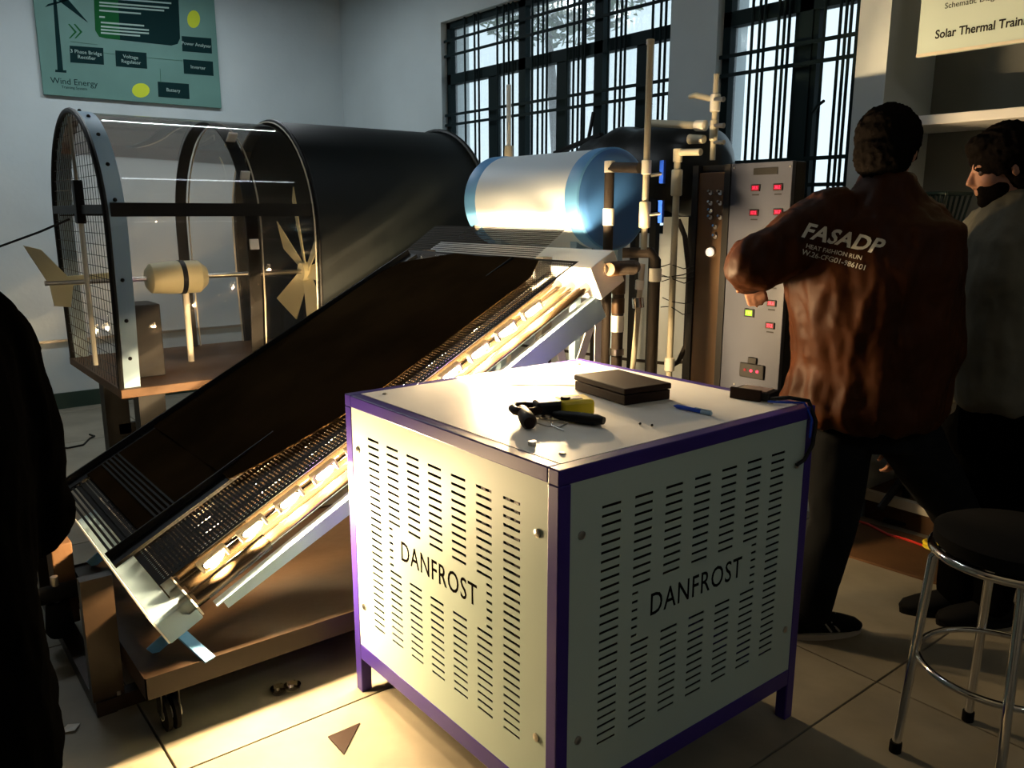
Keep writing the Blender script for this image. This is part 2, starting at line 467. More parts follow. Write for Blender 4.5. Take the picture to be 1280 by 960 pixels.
# board hanging before the niche
XB = 3.52
q0, q1 = hx(1145, 72, XB), hx(1280, 50, XB)
bo = thing('thermal_board', 'white solar thermal trainer board hanging above the shelf at right', 'sign', (XB, q0.y - .4, q0.z))
B().b6(XB, XB + 0.02, q0.y - 0.95, q0.y, q0.z, q0.z + 0.75, 0.002).fin('board_panel', M['poster'], bo)
B().b6(XB - .002, XB - .0005, q0.y - 0.95, q0.y, q0.z, q0.z + 0.012).fin('rim', M['ivory'], bo)
p = hx(1169, 44, XB); put_text('print', 'Solar Thermal Training System', 0.046, (XB - .001, p.y, p.z), (0, -1, 0), (0, 0, 1), M['black_ink'], bo, align='LEFT', sx=.86, bold=.02)
p = hx(1181, 8, XB); put_text('print', 'Schematic Diagram', 0.030, (XB - .001, p.y, p.z), (0, -1, 0), (0, 0, 1), M['black_ink'], bo, align='LEFT')
b = B()
for i in range(4): B().b6(XB - .0012, XB, q0.y - 0.8 + i * .16, q0.y - 0.72 + i * .16, q0.z + .36, q0.z + .46).fin('diagram_block', M['inkg'], bo)
b.bm.free()

# ceiling fluorescent fixtures; all but the one over the rig are added fill
def fixture(x, y, label, ln=1.2, pw=1.0):
    t = thing('tube_light', label, 'light', (x, y, ZC - .1))
    B().b6(x - ln / 2 - .03, x + ln / 2 + .03, y - .03, y + .03, ZC - .05, ZC).fin('housing', M['white'], t)
    for s in (-1, 1): B().b6(x + s * (ln / 2 + .01) - .015, x + s * (ln / 2 + .01) + .015, y - .02, y + .02, ZC - .10, ZC - .05).fin('lamp_holder', M['white'], t)
    B().tube([(x - ln / 2, y, ZC - .08), (x + ln / 2, y, ZC - .08)], .014, 12).fin('tube', M['fluo'], t, smooth=True)
    ld = bpy.data.lights.new('tube_glow', 'AREA'); ld.shape = 'RECTANGLE'; ld.size = ln; ld.size_y = .05
    ld.energy = TUBE_W * pw; ld.color = (.86, .95, 1.0)
    lo = bpy.data.objects.new('tube_glow', ld); COL.objects.link(lo); lo.parent = t; lo.location = (0, 0, -0.01)
fixture(2.0, 5.6, 'added fluorescent fill tube on the ceiling above the wind tunnel', pw=4.2)  # unseen tube added to brighten the far wall
fixture(0.2, 5.6, 'added fluorescent fill tube on the ceiling near the far wall poster', pw=3.2)  # second unseen tube, added as fill for the far wall
fixture(2.05, 2.75, 'fluorescent ceiling tube above the collector rig', pw=.7)
wl = thing('tube_light', 'fluorescent tube high on the wall behind the photographer', 'light', (3.2, -2.40, 2.55))
B().b6(2.55, 3.85, -2.45, -2.41, 2.54, 2.60).fin('housing', M['white'], wl)
B().tube([(2.6, -2.38, 2.55), (3.8, -2.38, 2.55)], .014, 12).fin('tube', M['fluo'], wl, smooth=True)
fixture(1.0, -1.7, 'added fluorescent fill tube on the ceiling behind the photographer', pw=1.6)  # unseen tube added as cool fill from behind the camera

# ================================================================== EQUIPMENT CABINET
BX0, BX1, BY0, BY1, BZ = 1.06, 1.99, 1.18, 2.11, 0.94
CXm, CYm = (BX0 + BX1) / 2, (BY0 + BY1) / 2
cab = thing('equipment_cabinet', 'white slotted cabinet in a violet frame, front right on floor', 'cabinet', (CXm, CYm, 0))
fw = 0.035
for x in (BX0, BX1 - fw):
    for y in (BY0, BY1 - fw):
        B().b6(x, x + fw, y, y + fw, 0.0, BZ - fw, 0.003).fin('corner_post', M['violet'], cab)
for z0, z1 in ((0.115, 0.165), (BZ - fw, BZ)):
    for y in (BY0, BY1 - fw): B().b6(BX0 + (0 if z1 == BZ else fw), BX1 - (0 if z1 == BZ else fw), y, y + fw, z0, z1, 0.003).fin('frame_rail', M['violet'], cab)
    for x in (BX0, BX1 - fw): B().b6(x, x + fw, BY0 + fw, BY1 - fw, z0, z1, 0.003).fin('frame_rail', M['violet'], cab)
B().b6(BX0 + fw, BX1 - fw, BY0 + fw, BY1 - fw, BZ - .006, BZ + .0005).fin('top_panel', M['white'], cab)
B().b6(BX0 + fw, BX1 - fw, BY0 + fw, BY1 - fw, .12, .125).fin('bottom_panel', M['black'], cab)
PW, PZ0, PZ1 = 0.93 - 2 * fw + .006, 0.163, 0.907
def slotted_panel():
    cu = bpy.data.curves.new('slots', 'CURVE')
    H = PZ1 - PZ0
    def rect(x0, x1, y0, y1):
        s = cu.splines.new('POLY'); s.points.add(3)
        for i, (x, y) in enumerate(((x0, y0), (x1, y0), (x1, y1), (x0, y1))): s.points[i].co = (x, y, 0, 1)
        s.use_cyclic_u = True
    rect(-PW / 2, PW / 2, -H / 2, H / 2)
    n = 28; pitch = (0.832 - 0.262) / (n - 1)
    for k in range(7):
        xc = -0.308 + k * 0.1027
        for r in range(n):
            z = 0.832 - r * pitch - (PZ0 + PZ1) / 2
            x0, x1 = xc - 0.030, xc + 0.030
            zz = z + (PZ0 + PZ1) / 2
            if 0.485 < zz < 0.61:
                if 2 <= k <= 4: continue
                if k == 1: x1 = xc - 0.010
                if k == 5: x0 = xc + 0.008
            rect(x0, x1, z - 0.0035, z + 0.0035)
    cu.dimensions = '2D'; cu.fill_mode = 'BOTH'; cu.extrude = 0.001
    o2 = bpy.data.objects.new('p', cu); COL.objects.link(o2)
    dg = bpy.context.evaluated_depsgraph_get()
    me = bpy.data.meshes.new_from_object(o2.evaluated_get(dg))
    bpy.data.objects.remove(o2)
    me.shade_flat()
    return me
pm = slotted_panel()
zc = (PZ0 + PZ1) / 2
for (orig, xd) in (((CXm, BY0 + .003, zc), (1, 0, 0)), ((BX0 + .003, CYm, zc), (0, -1, 0))):
    me = pm.copy(); x = Vector(xd); y = Vector((0, 0, 1)); z = x.cross(y)
    mt = Matrix((x, y, z)).transposed().to_4x4(); mt.translation = Vector(orig); me.transform(mt)
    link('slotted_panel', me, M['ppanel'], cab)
    lo_ = Vector(orig) + z * .0012; lo_.z = .551
    put_text('dark_cutout_letters', 'DANFROST', .080, lo_, x, (0, 0, 1), M['hair'], cab, .0002, sx=.80, space=1.10, bold=.004)  # raised black letters stand for the darkness of cut-out openings
    for su in (-1, 1):
        for zz in (0.30, 0.785):
            p = Vector(orig) + x * su * (PW / 2 - .035); p.z = zz
            B().tube([p - z * -.0005, p + z * .004, p + z * .006], [.010, .010, .005], 12).fin('screw', M['steel'], cab, smooth=True)
for x in (BX0 + .085, BX1 - .085):
    for y in (BY0 + .085, BY1 - .085):
        B().tube([(x, y, BZ), (x, y, BZ + .004)], [.009, .006], 12).fin('screw', M['steel'], cab, smooth=True)
B().b6(BX0 + fw, BX1 - fw, BY1 - .006, BY1 - .001, PZ0, PZ1).fin('dark_back_panel', M['black'], cab)  # hidden back panels made solid and black to darken the interior
B().b6(BX1 - .006, BX1 - .001, BY0 + fw, BY1 - fw, PZ0, PZ1).fin('dark_back_panel', M['black'], cab)
# winding core seen through the slots
b = B()
for i in range(12): B().b6(1.30, 1.78, 1.42 + i * .037, 1.44 + i * .037, .22, .80).fin('core_fin', M['rust'], cab)
b.bm.free()
B().b6(1.33, 1.75, 1.44, 1.83, .13, .22).fin('core_base', M['black'], cab)

# ---- things on the cabinet
ZT = BZ + 0.001
c1, c2, c3, c4 = hz(731, 492, ZT), hz(735, 489, ZT), hz(824, 500, ZT), hz(778, 515, ZT)
def boxon(cx, cy, sx, sy, h, ang, name, m, label, cat, bevel=0.003):
    b = B(); b.box((cx, cy, ZT + h / 2), (sx, sy, h), rotm('Z', ang), bevel)
    return tag(b.fin(name, m, None, (cx, cy, ZT)), label, cat)
bb = thing('dark_case', 'dark brown closed box lying behind the yellow clamp meter', 'box', (1.672, 1.600, ZT))
R_ = rotm('Z', -8)
b = B(); b.box((1.672, 1.600, ZT + .014), (.160, .235, .028), R_, .003); b.fin('tray', M['brownbox'], bb)
b = B(); b.box((1.672, 1.600, ZT + .038), (.165, .24, .017), R_, .004); b.fin('lid', M['brownbox'], bb)
# clamp meter
cmz = ZT + .0225
pA, pB = hz(642, 512, cmz), hz(736, 506, cmz)
cm = thing('clamp_meter', 'black and yellow clamp meter lying on the cabinet top', 'meter', ((pA + pB) / 2).xy.to_3d() + Vector((0, 0, ZT)))
dx = (pB - pA).normalized(); dy = Vector((0, 0, 1)).cross(dx); L = (pB - pA).length
RM = Matrix((dx, dy, Vector((0, 0, 1)))).transposed()
P_ = lambda f, s=0, z=0: pA + dx * (f * L) + dy * s + Vector((0, 0, z))
b = B(); b.box(P_(.45), (L * .36, .056, .038), RM, .008); b.fin('handle', M['black'], cm)
b = B(); b.box(P_(.80), (L * .44, .076, .044), RM, .009); b.fin('yellow_body', M['yellow'], cm)
b = B(); b.box(P_(.80, -.005, .0225), (L * .16, .03, .002), RM, .0); b.fin('display', M['black'], cm)
b = B(); b.tube([P_(.66, -.012, .020), P_(.66, -.012, .029)], .012, 16); b.fin('dial', M['black'], cm)
b = B(); b.tube([P_(.30, -.02), P_(.2, -.036), P_(.07, -.034), P_(0.0, -.012), P_(0.0, .012), P_(.07, .034), P_(.2, .036), P_(.30, .02)], .011, 10); b.fin('clamp_jaw', M['brownbox'], cm, smooth=True)
# microphone-like probe
p0, p1 = hz(652, 512, ZT + .018), hz(661, 527, ZT + .016)
b = B(); b.tube([p0, p0.lerp(p1, .2), p0.lerp(p1, .6), p1, p1 + (p1 - p0) * .12], [.013, .016, .019, .020, .014], 16)
o = b.fin('probe_head', M['brownbox'], None, (p1.x, p1.y, ZT), smooth=True); tag(o, 'short dark round probe lying in front of the clamp meter jaw', 'probe')
# folded black tool
p0, p1 = hz(692, 518, ZT + .014), hz(755, 526, ZT + .014)
tl = thing('folded_tool', 'black folded pliers beside the yellow meter on the cabinet top', 'tool', (p0.x, p0.y, ZT))
d = (p1 - p0).normalized(); sd = Vector((0, 0, 1)).cross(d)
b = B(); b.loft([(p0 + d * t * (p1 - p0).length, sd * a, Vector((0, 0, c))) for t, a, c in ((0, .010, .008), (.15, .016, .012), (.5, .019, .0135), (.85, .020, .0135), (1, .012, .009))], 16); b.fin('grip', M['black'], tl, smooth=True)
b = B()
for t in (-.1, -.17, -.24): b.torus(p0 + d * t * .17 + sd * (.012 if t == -.17 else -.004) + Vector((0, 0, -.006)), .011, .004, 'Z', 16, 6)
b.fin('ring', M['steel'], tl, smooth=True)
b = B(); b.tube([p0 - d * .03 + sd * -.02 + Vector((0, 0, -.010)), p0 + d * .02 + sd * -.022 + Vector((0, 0, -.010)), p0 + d * .05 + sd * -.018 + Vector((0, 0, -.010))], .0022, 6); b.fin('blade', M['steel'], tl)
# curly thin lead
pts = [hz(x, y, ZT + .002) for x, y in ((668, 528), (685, 533), (700, 534), (708, 530), (700, 526), (688, 527), (690, 532), (705, 538))]
tag(B().tube(pts, .0016, 6).fin('thin_lead', M['steel'], None, pts[0], smooth=True), 'thin curled wire in front of the folded pliers', 'wire')
# pen
p0, p1 = hz(842, 507, ZT + .006), hz(889, 517, ZT + .006)
pen = thing('pen', 'blue ballpoint pen lying on the cabinet top near the violet edge', 'pen', (p0.x, p0.y, ZT))
d = (p1 - p0).normalized()
B().tube([p0, p0 + d * .012, p1 - d * .03], [.0015, .0055, .0055], 10).fin('barrel', M['penblue'], pen, smooth=True)
B().tube([p1 - d * .03, p1], [.006, .0055], 10).fin('cap', M['lblue'], pen, smooth=True)
B().bar(p1 - d * .05 + Vector((0, 0, .007)), p1 + Vector((0, 0, .007)), .004, .0015).fin('clip', M['lblue'], pen)
# paper
pts = [(1.50, 1.90), (1.66, 2.00), (1.86, 1.84), (1.70, 1.73)]
b = B(); b.poly([(x, y, ZT) for x, y in pts], (0, 0, .0012)); tag(b.fin('paper_sheet', M['paper'], None, (1.68, 1.86, ZT)), 'bright white sheet of paper on the far part of the cabinet top', 'paper')
# loose nut
c = hz(665, 556, ZT); b = B(); b.tube([c, c + Vector((0, 0, .009))], .010, 6); tag(b.fin('hex_nut', M['steel'], None, c), 'small loose metal nut near the front corner of the cabinet top', 'nut')
grp = 'tiny dark crumbs on the cabinet top'
for q, sd_ in (((800, 531), 'left'), ((815, 533), 'right')):
    c = hz(*q, ZT); tag(B().ball(c + Vector((0, 0, .003)), .0035, None, 8, 6).fin('crumb', M['black'], None, c), '%s of two tiny dark crumbs on the cabinet top beside the pen' % sd_, 'crumb', grp)
# small module with cable over the right corner
mc = Vector((1.935, 1.335, ZT))
md = thing('control_module', 'small black electronic module with cable at the cabinet right corner', 'device', mc)
R2 = rotm('Z', 12)
b = B(); b.box(mc + Vector((0, 0, .013)), (.075, .11, .022), R2, .003); b.fin('case', M['black'], md)
b = B(); b.box(mc + Vector((0, 0, .0255)), (.06, .085, .003), R2); b.fin('top_plate', M['steel'], md)
b = B(); b.box(mc + R2 @ Vector((-.042, 0.01, .016)), (.010, .09, .032), R2, .002); b.fin('connector', M['brownbox'], md)
b = B(); b.tube([hz(964, 499, ZT + .02), hz(985, 497, ZT + .03), (BX1 - .02, BY0 + .01, ZT + .012), (BX1 - .02, BY0 - .016, .90), (BX1 - .035, BY0 - .02, .84), (BX1 - .06, BY0 - .014, .80), (BX1 - .085, BY0 - .008, .79)], .0055, 8); b.fin('cable', M['black'], md, smooth=True)
b = B(); b.tube([hz(960, 502, ZT + .02), hz(980, 503, ZT + .025), (BX1 - .04, BY0 + .01, ZT + .010), (BX1 - .035, BY0 - .012, .91), (BX1 - .045, BY0 - .016, .86)], .003, 8); b.fin('cable', M['penblue'], md, smooth=True)

# ================================================================== COLLECTOR ON TROLLEY
TA = math.radians(28)
SX = Vector((math.cos(TA), 0, math.sin(TA)))     # up the slope
SN = Vector((-math.sin(TA), 0, math.cos(TA)))    # off the slope
RS = Matrix((SX, Vector((0, 1, 0)), SN)).transposed()
P0 = Vector((0.54, 0, 0.46))                     # bottom of the perforated sheet
def S(s, y, n=0.0): return P0 + SX * s + SN * n + Vector((0, y, 0))
def sbox(b, s0, s1, y0, y1, n0, n1, bev=0.0):
    return b.box((S((s0 + s1) / 2, (y0 + y1) / 2, (n0 + n1) / 2)), (s1 - s0, y1 - y0, n1 - n0), RS, bev)
LS = (2.075 - .54) / math.cos(TA)
tr = thing('trolley', 'low brown steel trolley on casters carrying the tilted tube collector', 'trolley', (1.5, 2.68, 0))
TX0, TX1, TY0, TY1 = 0.475, 2.78, 2.205, 3.15
B().b6(TX0 + .004, TX1 - .004, TY0 + .004, TY1 - .004, .190, .198).fin('platform', M['rust'], tr)
for y0, y1 in ((TY0, TY0 + .004), (TY1 - .004, TY1)): B().b6(TX0, TX1, y0, y1, .140, .205).fin('side_rail', M['rust'], tr)
for x0, x1 in ((TX0, TX0 + .004), (TX1 - .004, TX1)): B().b6(x0, x1, TY0, TY1, .140, .205).fin('end_rail', M['rust'], tr)
def caster(x, y):
    b = B(); b.b6(x - .03, x + .03, y - .03, y + .03, .135, .190).b6(x - .026, x - .022, y - .02, y + .03, .045, .135).b6(x + .022, x + .026, y - .02, y + .03, .045, .135)
    c = b.fin('caster', M['black'], tr)
    for dx in (-.012, .012):
        B().tube([(x + dx - .008, y, .05), (x + dx - .006, y, .05), (x + dx + .006, y, .05), (x + dx + .008, y, .05)], [.044, .05, .05, .044], 24).fin('wheel', M['rubber'], c, smooth=True)
    B().tube([(x - .024, y, .05), (x + .030, y, .05)], .018, 14).fin('hub', M['ivory'], c, smooth=True)
for x in (.545, 2.70):
    for y in (2.26, 3.08): caster(x, y)
# collector
co = thing('tube_collector', 'tilted evacuated tube collector with pale blue bottom box on the trolley', 'solar collector', (.62, 2.6, .2))
b = B(); sbox(b, -.075, .035, 2.28, 3.30, -.205, -.125, .004); b.fin('bottom_box', M['lblue'], co)
b = B(); sbox(b, .035, .04, 2.20, 3.34, -.150, -.118); sbox(b, -.078, -.073, 2.28, 3.30, -.20, -.10); b.fin('front_flange', M['white'], co)
for y in (2.33, 3.1):
    b = B()
    a = S(-.04, y, -.205)
    b.bar(a, (a.x - .07, y + .02, .203), .035, .006, (0, 1, 0)); b.bar(a, (a.x + .05, y - .13, .203), .035, .006, (0, 0, 1))
    b.fin('foot', M['blue'], co)
ML = S(LS, 0, 0)
for i in range(13):
    y = 2.275 + i * .08
    B().tube([S(.05, y, -.135), S(LS + .06, y, -.135)], .020, 14).fin('absorber_tube', M['tube'], co, smooth=True)
    B().tube([S(-.005, y, -.135), S(.01, y, -.135), S(.06, y, -.135), S(.30, y, -.135)], [.012, .026, .027, .027], 16).fin('glass_end', M['glass'], co, smooth=True)
b = B(); sbox(b, LS + .04, LS + .18, 2.22, 3.40, -.19, -.055, .004); b.fin('manifold_box', M['white'], co)
for y in (2.26, 3.36):
    b = B(); b.poly([S(.10, y - .018, -.21), S(LS + .05, y - .018, -.275), S(LS + .05, y - .018, -.18), S(.10, y - .018, -.18)], (0, .004, 0)); sbox(b, .08, LS + .05, y - .018, y + .02, -.184, -.18); b.fin('side_rail', M['lblue'], co)
for y in (2.28, 3.34):
    t0 = S(LS + .10, y, -.17); t1 = S(LS - .10, y, -.26)
    B().bar(t0, (t0.x, y, .2), .035, .004, (0, 1, 0)).fin('leg', M['white'], co)
    B().bar((t0.x - .01, y - .01, t0.z - .06), (t0.x - .22, y - .01, .62), .035, .004, (0, 1, 0)).fin('brace', M['white'], co)
    B().bar((t0.x - .22, y - .005, t1.z), (t0.x - .1, y - .005, .62), .035, .004, (0, 1, 0)).fin('brace', M['white'], co)
    B().bar((t0.x - .30, y, t1.z - .04), (t0.x - .30, y, .2), .06, .03, (0, 1, 0)).fin('leg', M['lblue'], co)

# lamp rig ----------------------------------------------------------
rg = thing('lamp_rig', 'dark perforated sheet cover on a black frame over the collector', 'lamp rig', (.43, 2.45, 0))
# perforated sheet
y0, y1 = 2.215, 3.42
pitch = .0125
ns, ny = int(LS / pitch), int((y1 - y0) / pitch)
hole = pitch * .19
V = []; Fc = []
def vid(i, j): return i * (ny + 1) + j
for i in range(ns + 1):
    for j in range(ny + 1): V.append(S(i * LS / ns, y0 + j * (y1 - y0) / ny, 0))
covered = lambda s, y: .17 < s < LS - .22 and 2.60 < y < 3.2
for i in range(ns):
    for j in range(ny):
        a, b_, c, d = vid(i, j), vid(i, j + 1), vid(i + 1, j + 1), vid(i + 1, j)
        s_, y_ = (i + .5) * LS / ns, y0 + (j + .5) * (y1 - y0) / ny
        if covered(s_, y_) or i in (0, ns - 1) or j in (0, ny - 1):
            Fc.append((a, b_, c, d)); continue
        k = len(V)
        for sa, sy in ((-1, -1), (-1, 1), (1, 1), (1, -1)): V.append(S(s_ + sa * hole, y_ + sy * hole, 0))
        Fc += [(a, b_, k + 1, k), (b_, c, k + 2, k + 1), (c, d, k + 3, k + 2), (d, a, k, k + 3)]
me = bpy.data.meshes.new('perforated_sheet'); me.from_pydata(V, [], Fc)
o = link('perforated_sheet', me, M['blackm'], rg); o['kind'] = 'stuff'
# flap over the manifold
V2_, F2_ = [], []
fs0, fs1, fy0, fy1 = LS, LS + .20, 2.47, 3.42
nn, mm_ = int((fs1 - fs0) / pitch), int((fy1 - fy0) / pitch)
hh = pitch * .36
for i in range(nn + 1):
    for j in range(mm_ + 1): V2_.append(S(fs0 + i * (fs1 - fs0) / nn, fy0 + j * (fy1 - fy0) / mm_, .02 * i / nn))
for i in range(nn):
    for j in range(mm_):
        a, b_, c, d = i * (mm_ + 1) + j, i * (mm_ + 1) + j + 1, (i + 1) * (mm_ + 1) + j + 1, (i + 1) * (mm_ + 1) + j
        s_, y_ = fs0 + (i + .5) * (fs1 - fs0) / nn, fy0 + (j + .5) * (fy1 - fy0) / mm_
        k = len(V2_)
        for sa, sy in ((-1, -1), (-1, 1), (1, 1), (1, -1)): V2_.append(S(s_ + sa * hh, y_ + sy * hh, .02 * (i + .5) / nn))
        F2_ += [(a, b_, k + 1, k), (b_, c, k + 2, k + 1), (c, d, k + 3, k + 2), (d, a, k, k + 3)]
me = bpy.data.meshes.new('perforated_flap'); me.from_pydata(V2_, [], F2_)
o = link('perforated_flap', me, M['blackm'], rg); o['kind'] = 'stuff'
# cover boards
b = B(); sbox(b, .05, LS - .20, 2.54, 3.27, .002, .016, .004); b.fin('cover_board', M['board'], rg)
# upper soft board with a rounded nose
b = B()
rings = []
for t in np.linspace(0, 1, 14):
    s_ = .34 + t * (LS - .34 - .035)
    hgt = .034 * math.sin(math.pi * min(1, t)) ** .7 + .002
    rings.append((s_, hgt))
vs_ = []
for s_, h_ in rings:
    k = max(0, (s_ - (LS - .22)) / .19)
    ya = 2.46 - .14 * min(1, max(0, (s_ - .34) / .45)) ** .7 + .10 * (1 - math.sqrt(max(0, 1 - k * k)))
    yb = 3.30 - .45 * (1 - math.sqrt(max(0, 1 - k * k)))
    vs_.append([b.bm.verts.new(S(s_, ya + (yb - ya) * u, .018 + h_ * (1 - (2 * u - 1) ** 4) + .004 * math.sin(9 * u + 3 * s_))) for u in np.linspace(0, 1, 12)]
               + [b.bm.verts.new(S(s_, ya + (yb - ya) * u, .017)) for u in np.linspace(1, 0, 12)])
for i in range(13):
    n_ = len(vs_[0])
    for k in range(n_): b.bm.faces.new((vs_[i][k], vs_[i][(k + 1) % n_], vs_[i + 1][(k + 1) % n_], vs_[i + 1][k]))
b.bm.faces.new(vs_[0][::-1]); b.bm.faces.new(vs_[-1])
b.fin('soft_cover', M['board'], rg, smooth=True)
for y in (2.50, 3.28):
    b = B(); sbox(b, -.06, LS - .05, y - .03, y + .03, .001, .012); sbox(b, -.06, LS - .05, y + .026, y + .03, .012, .035); b.fin('slope_bar', M['black'], rg)
for s_ in (.11, .52):
    b = B()
    for k in range(5): sbox(b, s_ + k * .016, s_ + k * .016 + .007, 2.53, 3.26, .017, .021)
    b.fin('ribbed_strip', M['blackm'], rg)
b = B()
for k in range(5): sbox(b, -.05 + k * .016, -.05 + k * .016 + .008, 2.53, 3.26, .003, .009)
b.fin('ribbed_strip', M['blackm'], rg)
b = B(); sbox(b, -.004, 0, 2.215, 3.42, -.05, .0); b.fin('lower_lip', M['blackm'], rg)
for y in (2.47, 3.30):
    B().b6(.385, .470, y - .02, y + .02, .045, .425).fin('post', M['rust'], rg)
    B().b6(2.10, 2.15, y - .02, y + .02, .205, 1.28).fin('post', M['black'], rg)
for y in (2.47, 3.30): B().b6(.43, 1.9, y - .025, y + .025, .0, .045).fin('base_bar', M['rust'], rg)
B().b6(.39, .445, 2.44, 3.33, .0, .045).fin('base_bar', M['rust'], rg)
for x, y in ((.41, 2.46), (.455, 2.455)): B().tube([(x, y, .045), (x, y, .058)], .008, 6).fin('bolt', M['steel'], rg)
b = B(); sbox(b, .12, LS - .10, 2.25, 2.262, -.02, -.004); b.fin('lamp_rail', M['steel'], rg)
b = B(); sbox(b, .12, LS - .10, 2.72, 2.74, -.02, -.004); b.fin('lamp_rail', M['steel'], rg)
b = B(); sbox(b, .12, LS - .10, 3.12, 3.14, -.02, -.004); b.fin('lamp_rail', M['steel'], rg)

# halogen lamps in the rig
bme = bpy.data.meshes.new('bulb'); q = B(); q.ball((0, 0, 0), (.034, .013, .013), None, 14, 8); q.bm.to_mesh(bme); q.bm.free(); bme.shade_smooth(); bme.materials.append(M['bulb'])
cme = bpy.data.meshes.new('lamp_cap'); q = B(); q.box((0, 0, .019), (.09, .024, .006)); q.box((-.042, 0, .004), (.008, .022, .03)); q.box((.042, 0, .004), (.008, .022, .03)); q.bm.to_mesh(cme); q.bm.free(); cme.materials.append(M['ivory'])
ldat = bpy.data.lights.new('lamp_glow', 'POINT'); ldat.energy = LAMP_W; ldat.color = WARM; ldat.shadow_soft_size = .014
ldat2 = ldat.copy(); ldat2.energy = LAMP_W * .35
rows = [(2.255, [.15 + .134 * k for k in range(12)], 'halogen lamps along the near edge'),
        (2.73, [.25 + .25 * k for k in range(6)], 'halogen lamps in the middle row'),
        (3.13, [.25 + .25 * k for k in range(6)], 'halogen lamps in the far row')]
ordn = ['lowest', 'second', 'third', 'fourth', 'fifth', 'sixth', 'seventh', 'eighth', 'ninth', 'tenth', 'eleventh', 'topmost']
for ri, (y, sl, g) in enumerate(rows):
    for k, s_ in enumerate(sl):
        lab = '%s glowing halogen lamp of the %s, counted from the bottom' % (ordn[k], ('row along the near edge', 'middle row under the cover', 'far row under the cover')[ri])
        hi = s_ > LS - .15
        t = thing('halogen_lamp', lab, 'lamp', S(s_, y + (.06 if hi else 0), -.032 if hi else -.062), g)
        t.rotation_euler = (0, -TA, 0)
        for nm, dd in (('bulb', bme), ('lamp_cap', cme), ('lamp_glow', ldat if ri == 0 else ldat2)):
            o = bpy.data.objects.new(nm, dd); COL.objects.link(o); o.parent = t
            if nm == 'lamp_glow': o.location = (0, 0, -.02)

# pump and valve by the trolley's lower end
pc = Vector((.39, 2.95, 0))
pu = thing('pump', 'small black pump and valve behind the rust coloured post at left', 'pump', pc + Vector((0, 0, .045)))
B().tube([pc + Vector((0, 0, .05)), pc + Vector((0, 0, .07)), pc + Vector((0, 0, .17))], [.035, .045, .035], 16).fin('motor', M['rubber'], pu, smooth=True)
B().tube([pc + Vector((-.06, 0, .20)), pc + Vector((.07, 0, .20))], .03, 14).fin('valve_body', M['rubber'], pu, smooth=True)
B().torus(pc + Vector((-.07, 0, .20)), .03, .007, 'X', 18, 6).fin('hand_wheel', M['steel'], pu, smooth=True)
B().tube([pc + Vector((0, 0, .16)), pc + Vector((0, 0, .26))], .012, 10).fin('stem', M['steel'], pu)
B().b6(.40, .465, 3.02, 3.14, .045, .34, .004).fin('wooden_block', M['wood'], rg)
# floor litter, and a dark plate for a shaded notch
for nm, px, py, lb in (('glass_dish', 349, 866, 'left small clear glass dish on the floor under the trolley edge'), ('glass_dish', 366, 862, 'right small clear glass dish on the floor under the trolley edge')):
    c = hz(px, py, 0); b = B(); b.tube([c, c + Vector((0, 0, .003)), c + Vector((0, 0, .018)), c + Vector((0, 0, .018)), c + Vector((0, 0, .006))], [.018, .022, .026, .022, .018], 20); tag(b.fin(nm, M['glass'], None, c, smooth=True), lb, 'dish', 'glass dishes on the floor')
P_w = [hz(410, 922, 0), hz(450, 905, 0), hz(430, 944, 0)]  # thin dark plate added in place of a shaded notch in the floor
b = B(); b.poly([q + Vector((0, 0, .0005)) for q in P_w], (0, 0, .004)); tag(b.fin('shaded_notch_plate', M['brownbox'], None, P_w[0]), 'dark triangular plate added for a shaded notch in the floor left of the cabinet', 'notch_plate')
c = hz(87, 913, 0)
b = B(); b.poly([c + Vector((-.03, .0, .002)), c + Vector((0, .02, .008)), c + Vector((.03, .012, .003)), c + Vector((.01, -.02, .006))], (0, 0, .001)); tag(b.fin('paper_scrap', M['paper'], None, c), 'crumpled pale scrap on the floor at bottom left', 'scrap')

# ================================================================== TANK
tk = thing('water_tank', 'white storage tank with light blue bands and blue end cap', 'tank', (2.56, 2.85, 1.29))
TC = Vector((2.53, 0, 1.505))
def ty(y): return TC + Vector((0, y, 0))
B().tube([ty(2.56), ty(3.24)], .207, 56).fin('shell', M['tankw'], tk, smooth=True)
B().tube([ty(2.49), ty(2.495), ty(2.56), ty(2.575)], [.205, .212, .212, .207], 56).fin('near_band', M['blue'], tk, smooth=True)
B().tube([ty(3.20), ty(3.22), ty(3.28), ty(3.30)], [.207, .212, .212, .19], 56).fin('far_band', M['blue'], tk, smooth=True)
B().tube([ty(2.475), ty(2.48), ty(2.49)], [.17, .196, .205], 56).fin('end_cap', M['dblue'], tk, smooth=True)
for y in (2.62, 3.15):
    b = B(); b.b6(2.44, 2.68, y - .02, y + .02, 1.30, 1.325); b.b6(2.42, 2.45, y - .02, y + .02, .199, 1.36); b.b6(2.67, 2.70, y - .02, y + .02, .199, 1.36); b.fin('cradle', M['lblue'], tk)
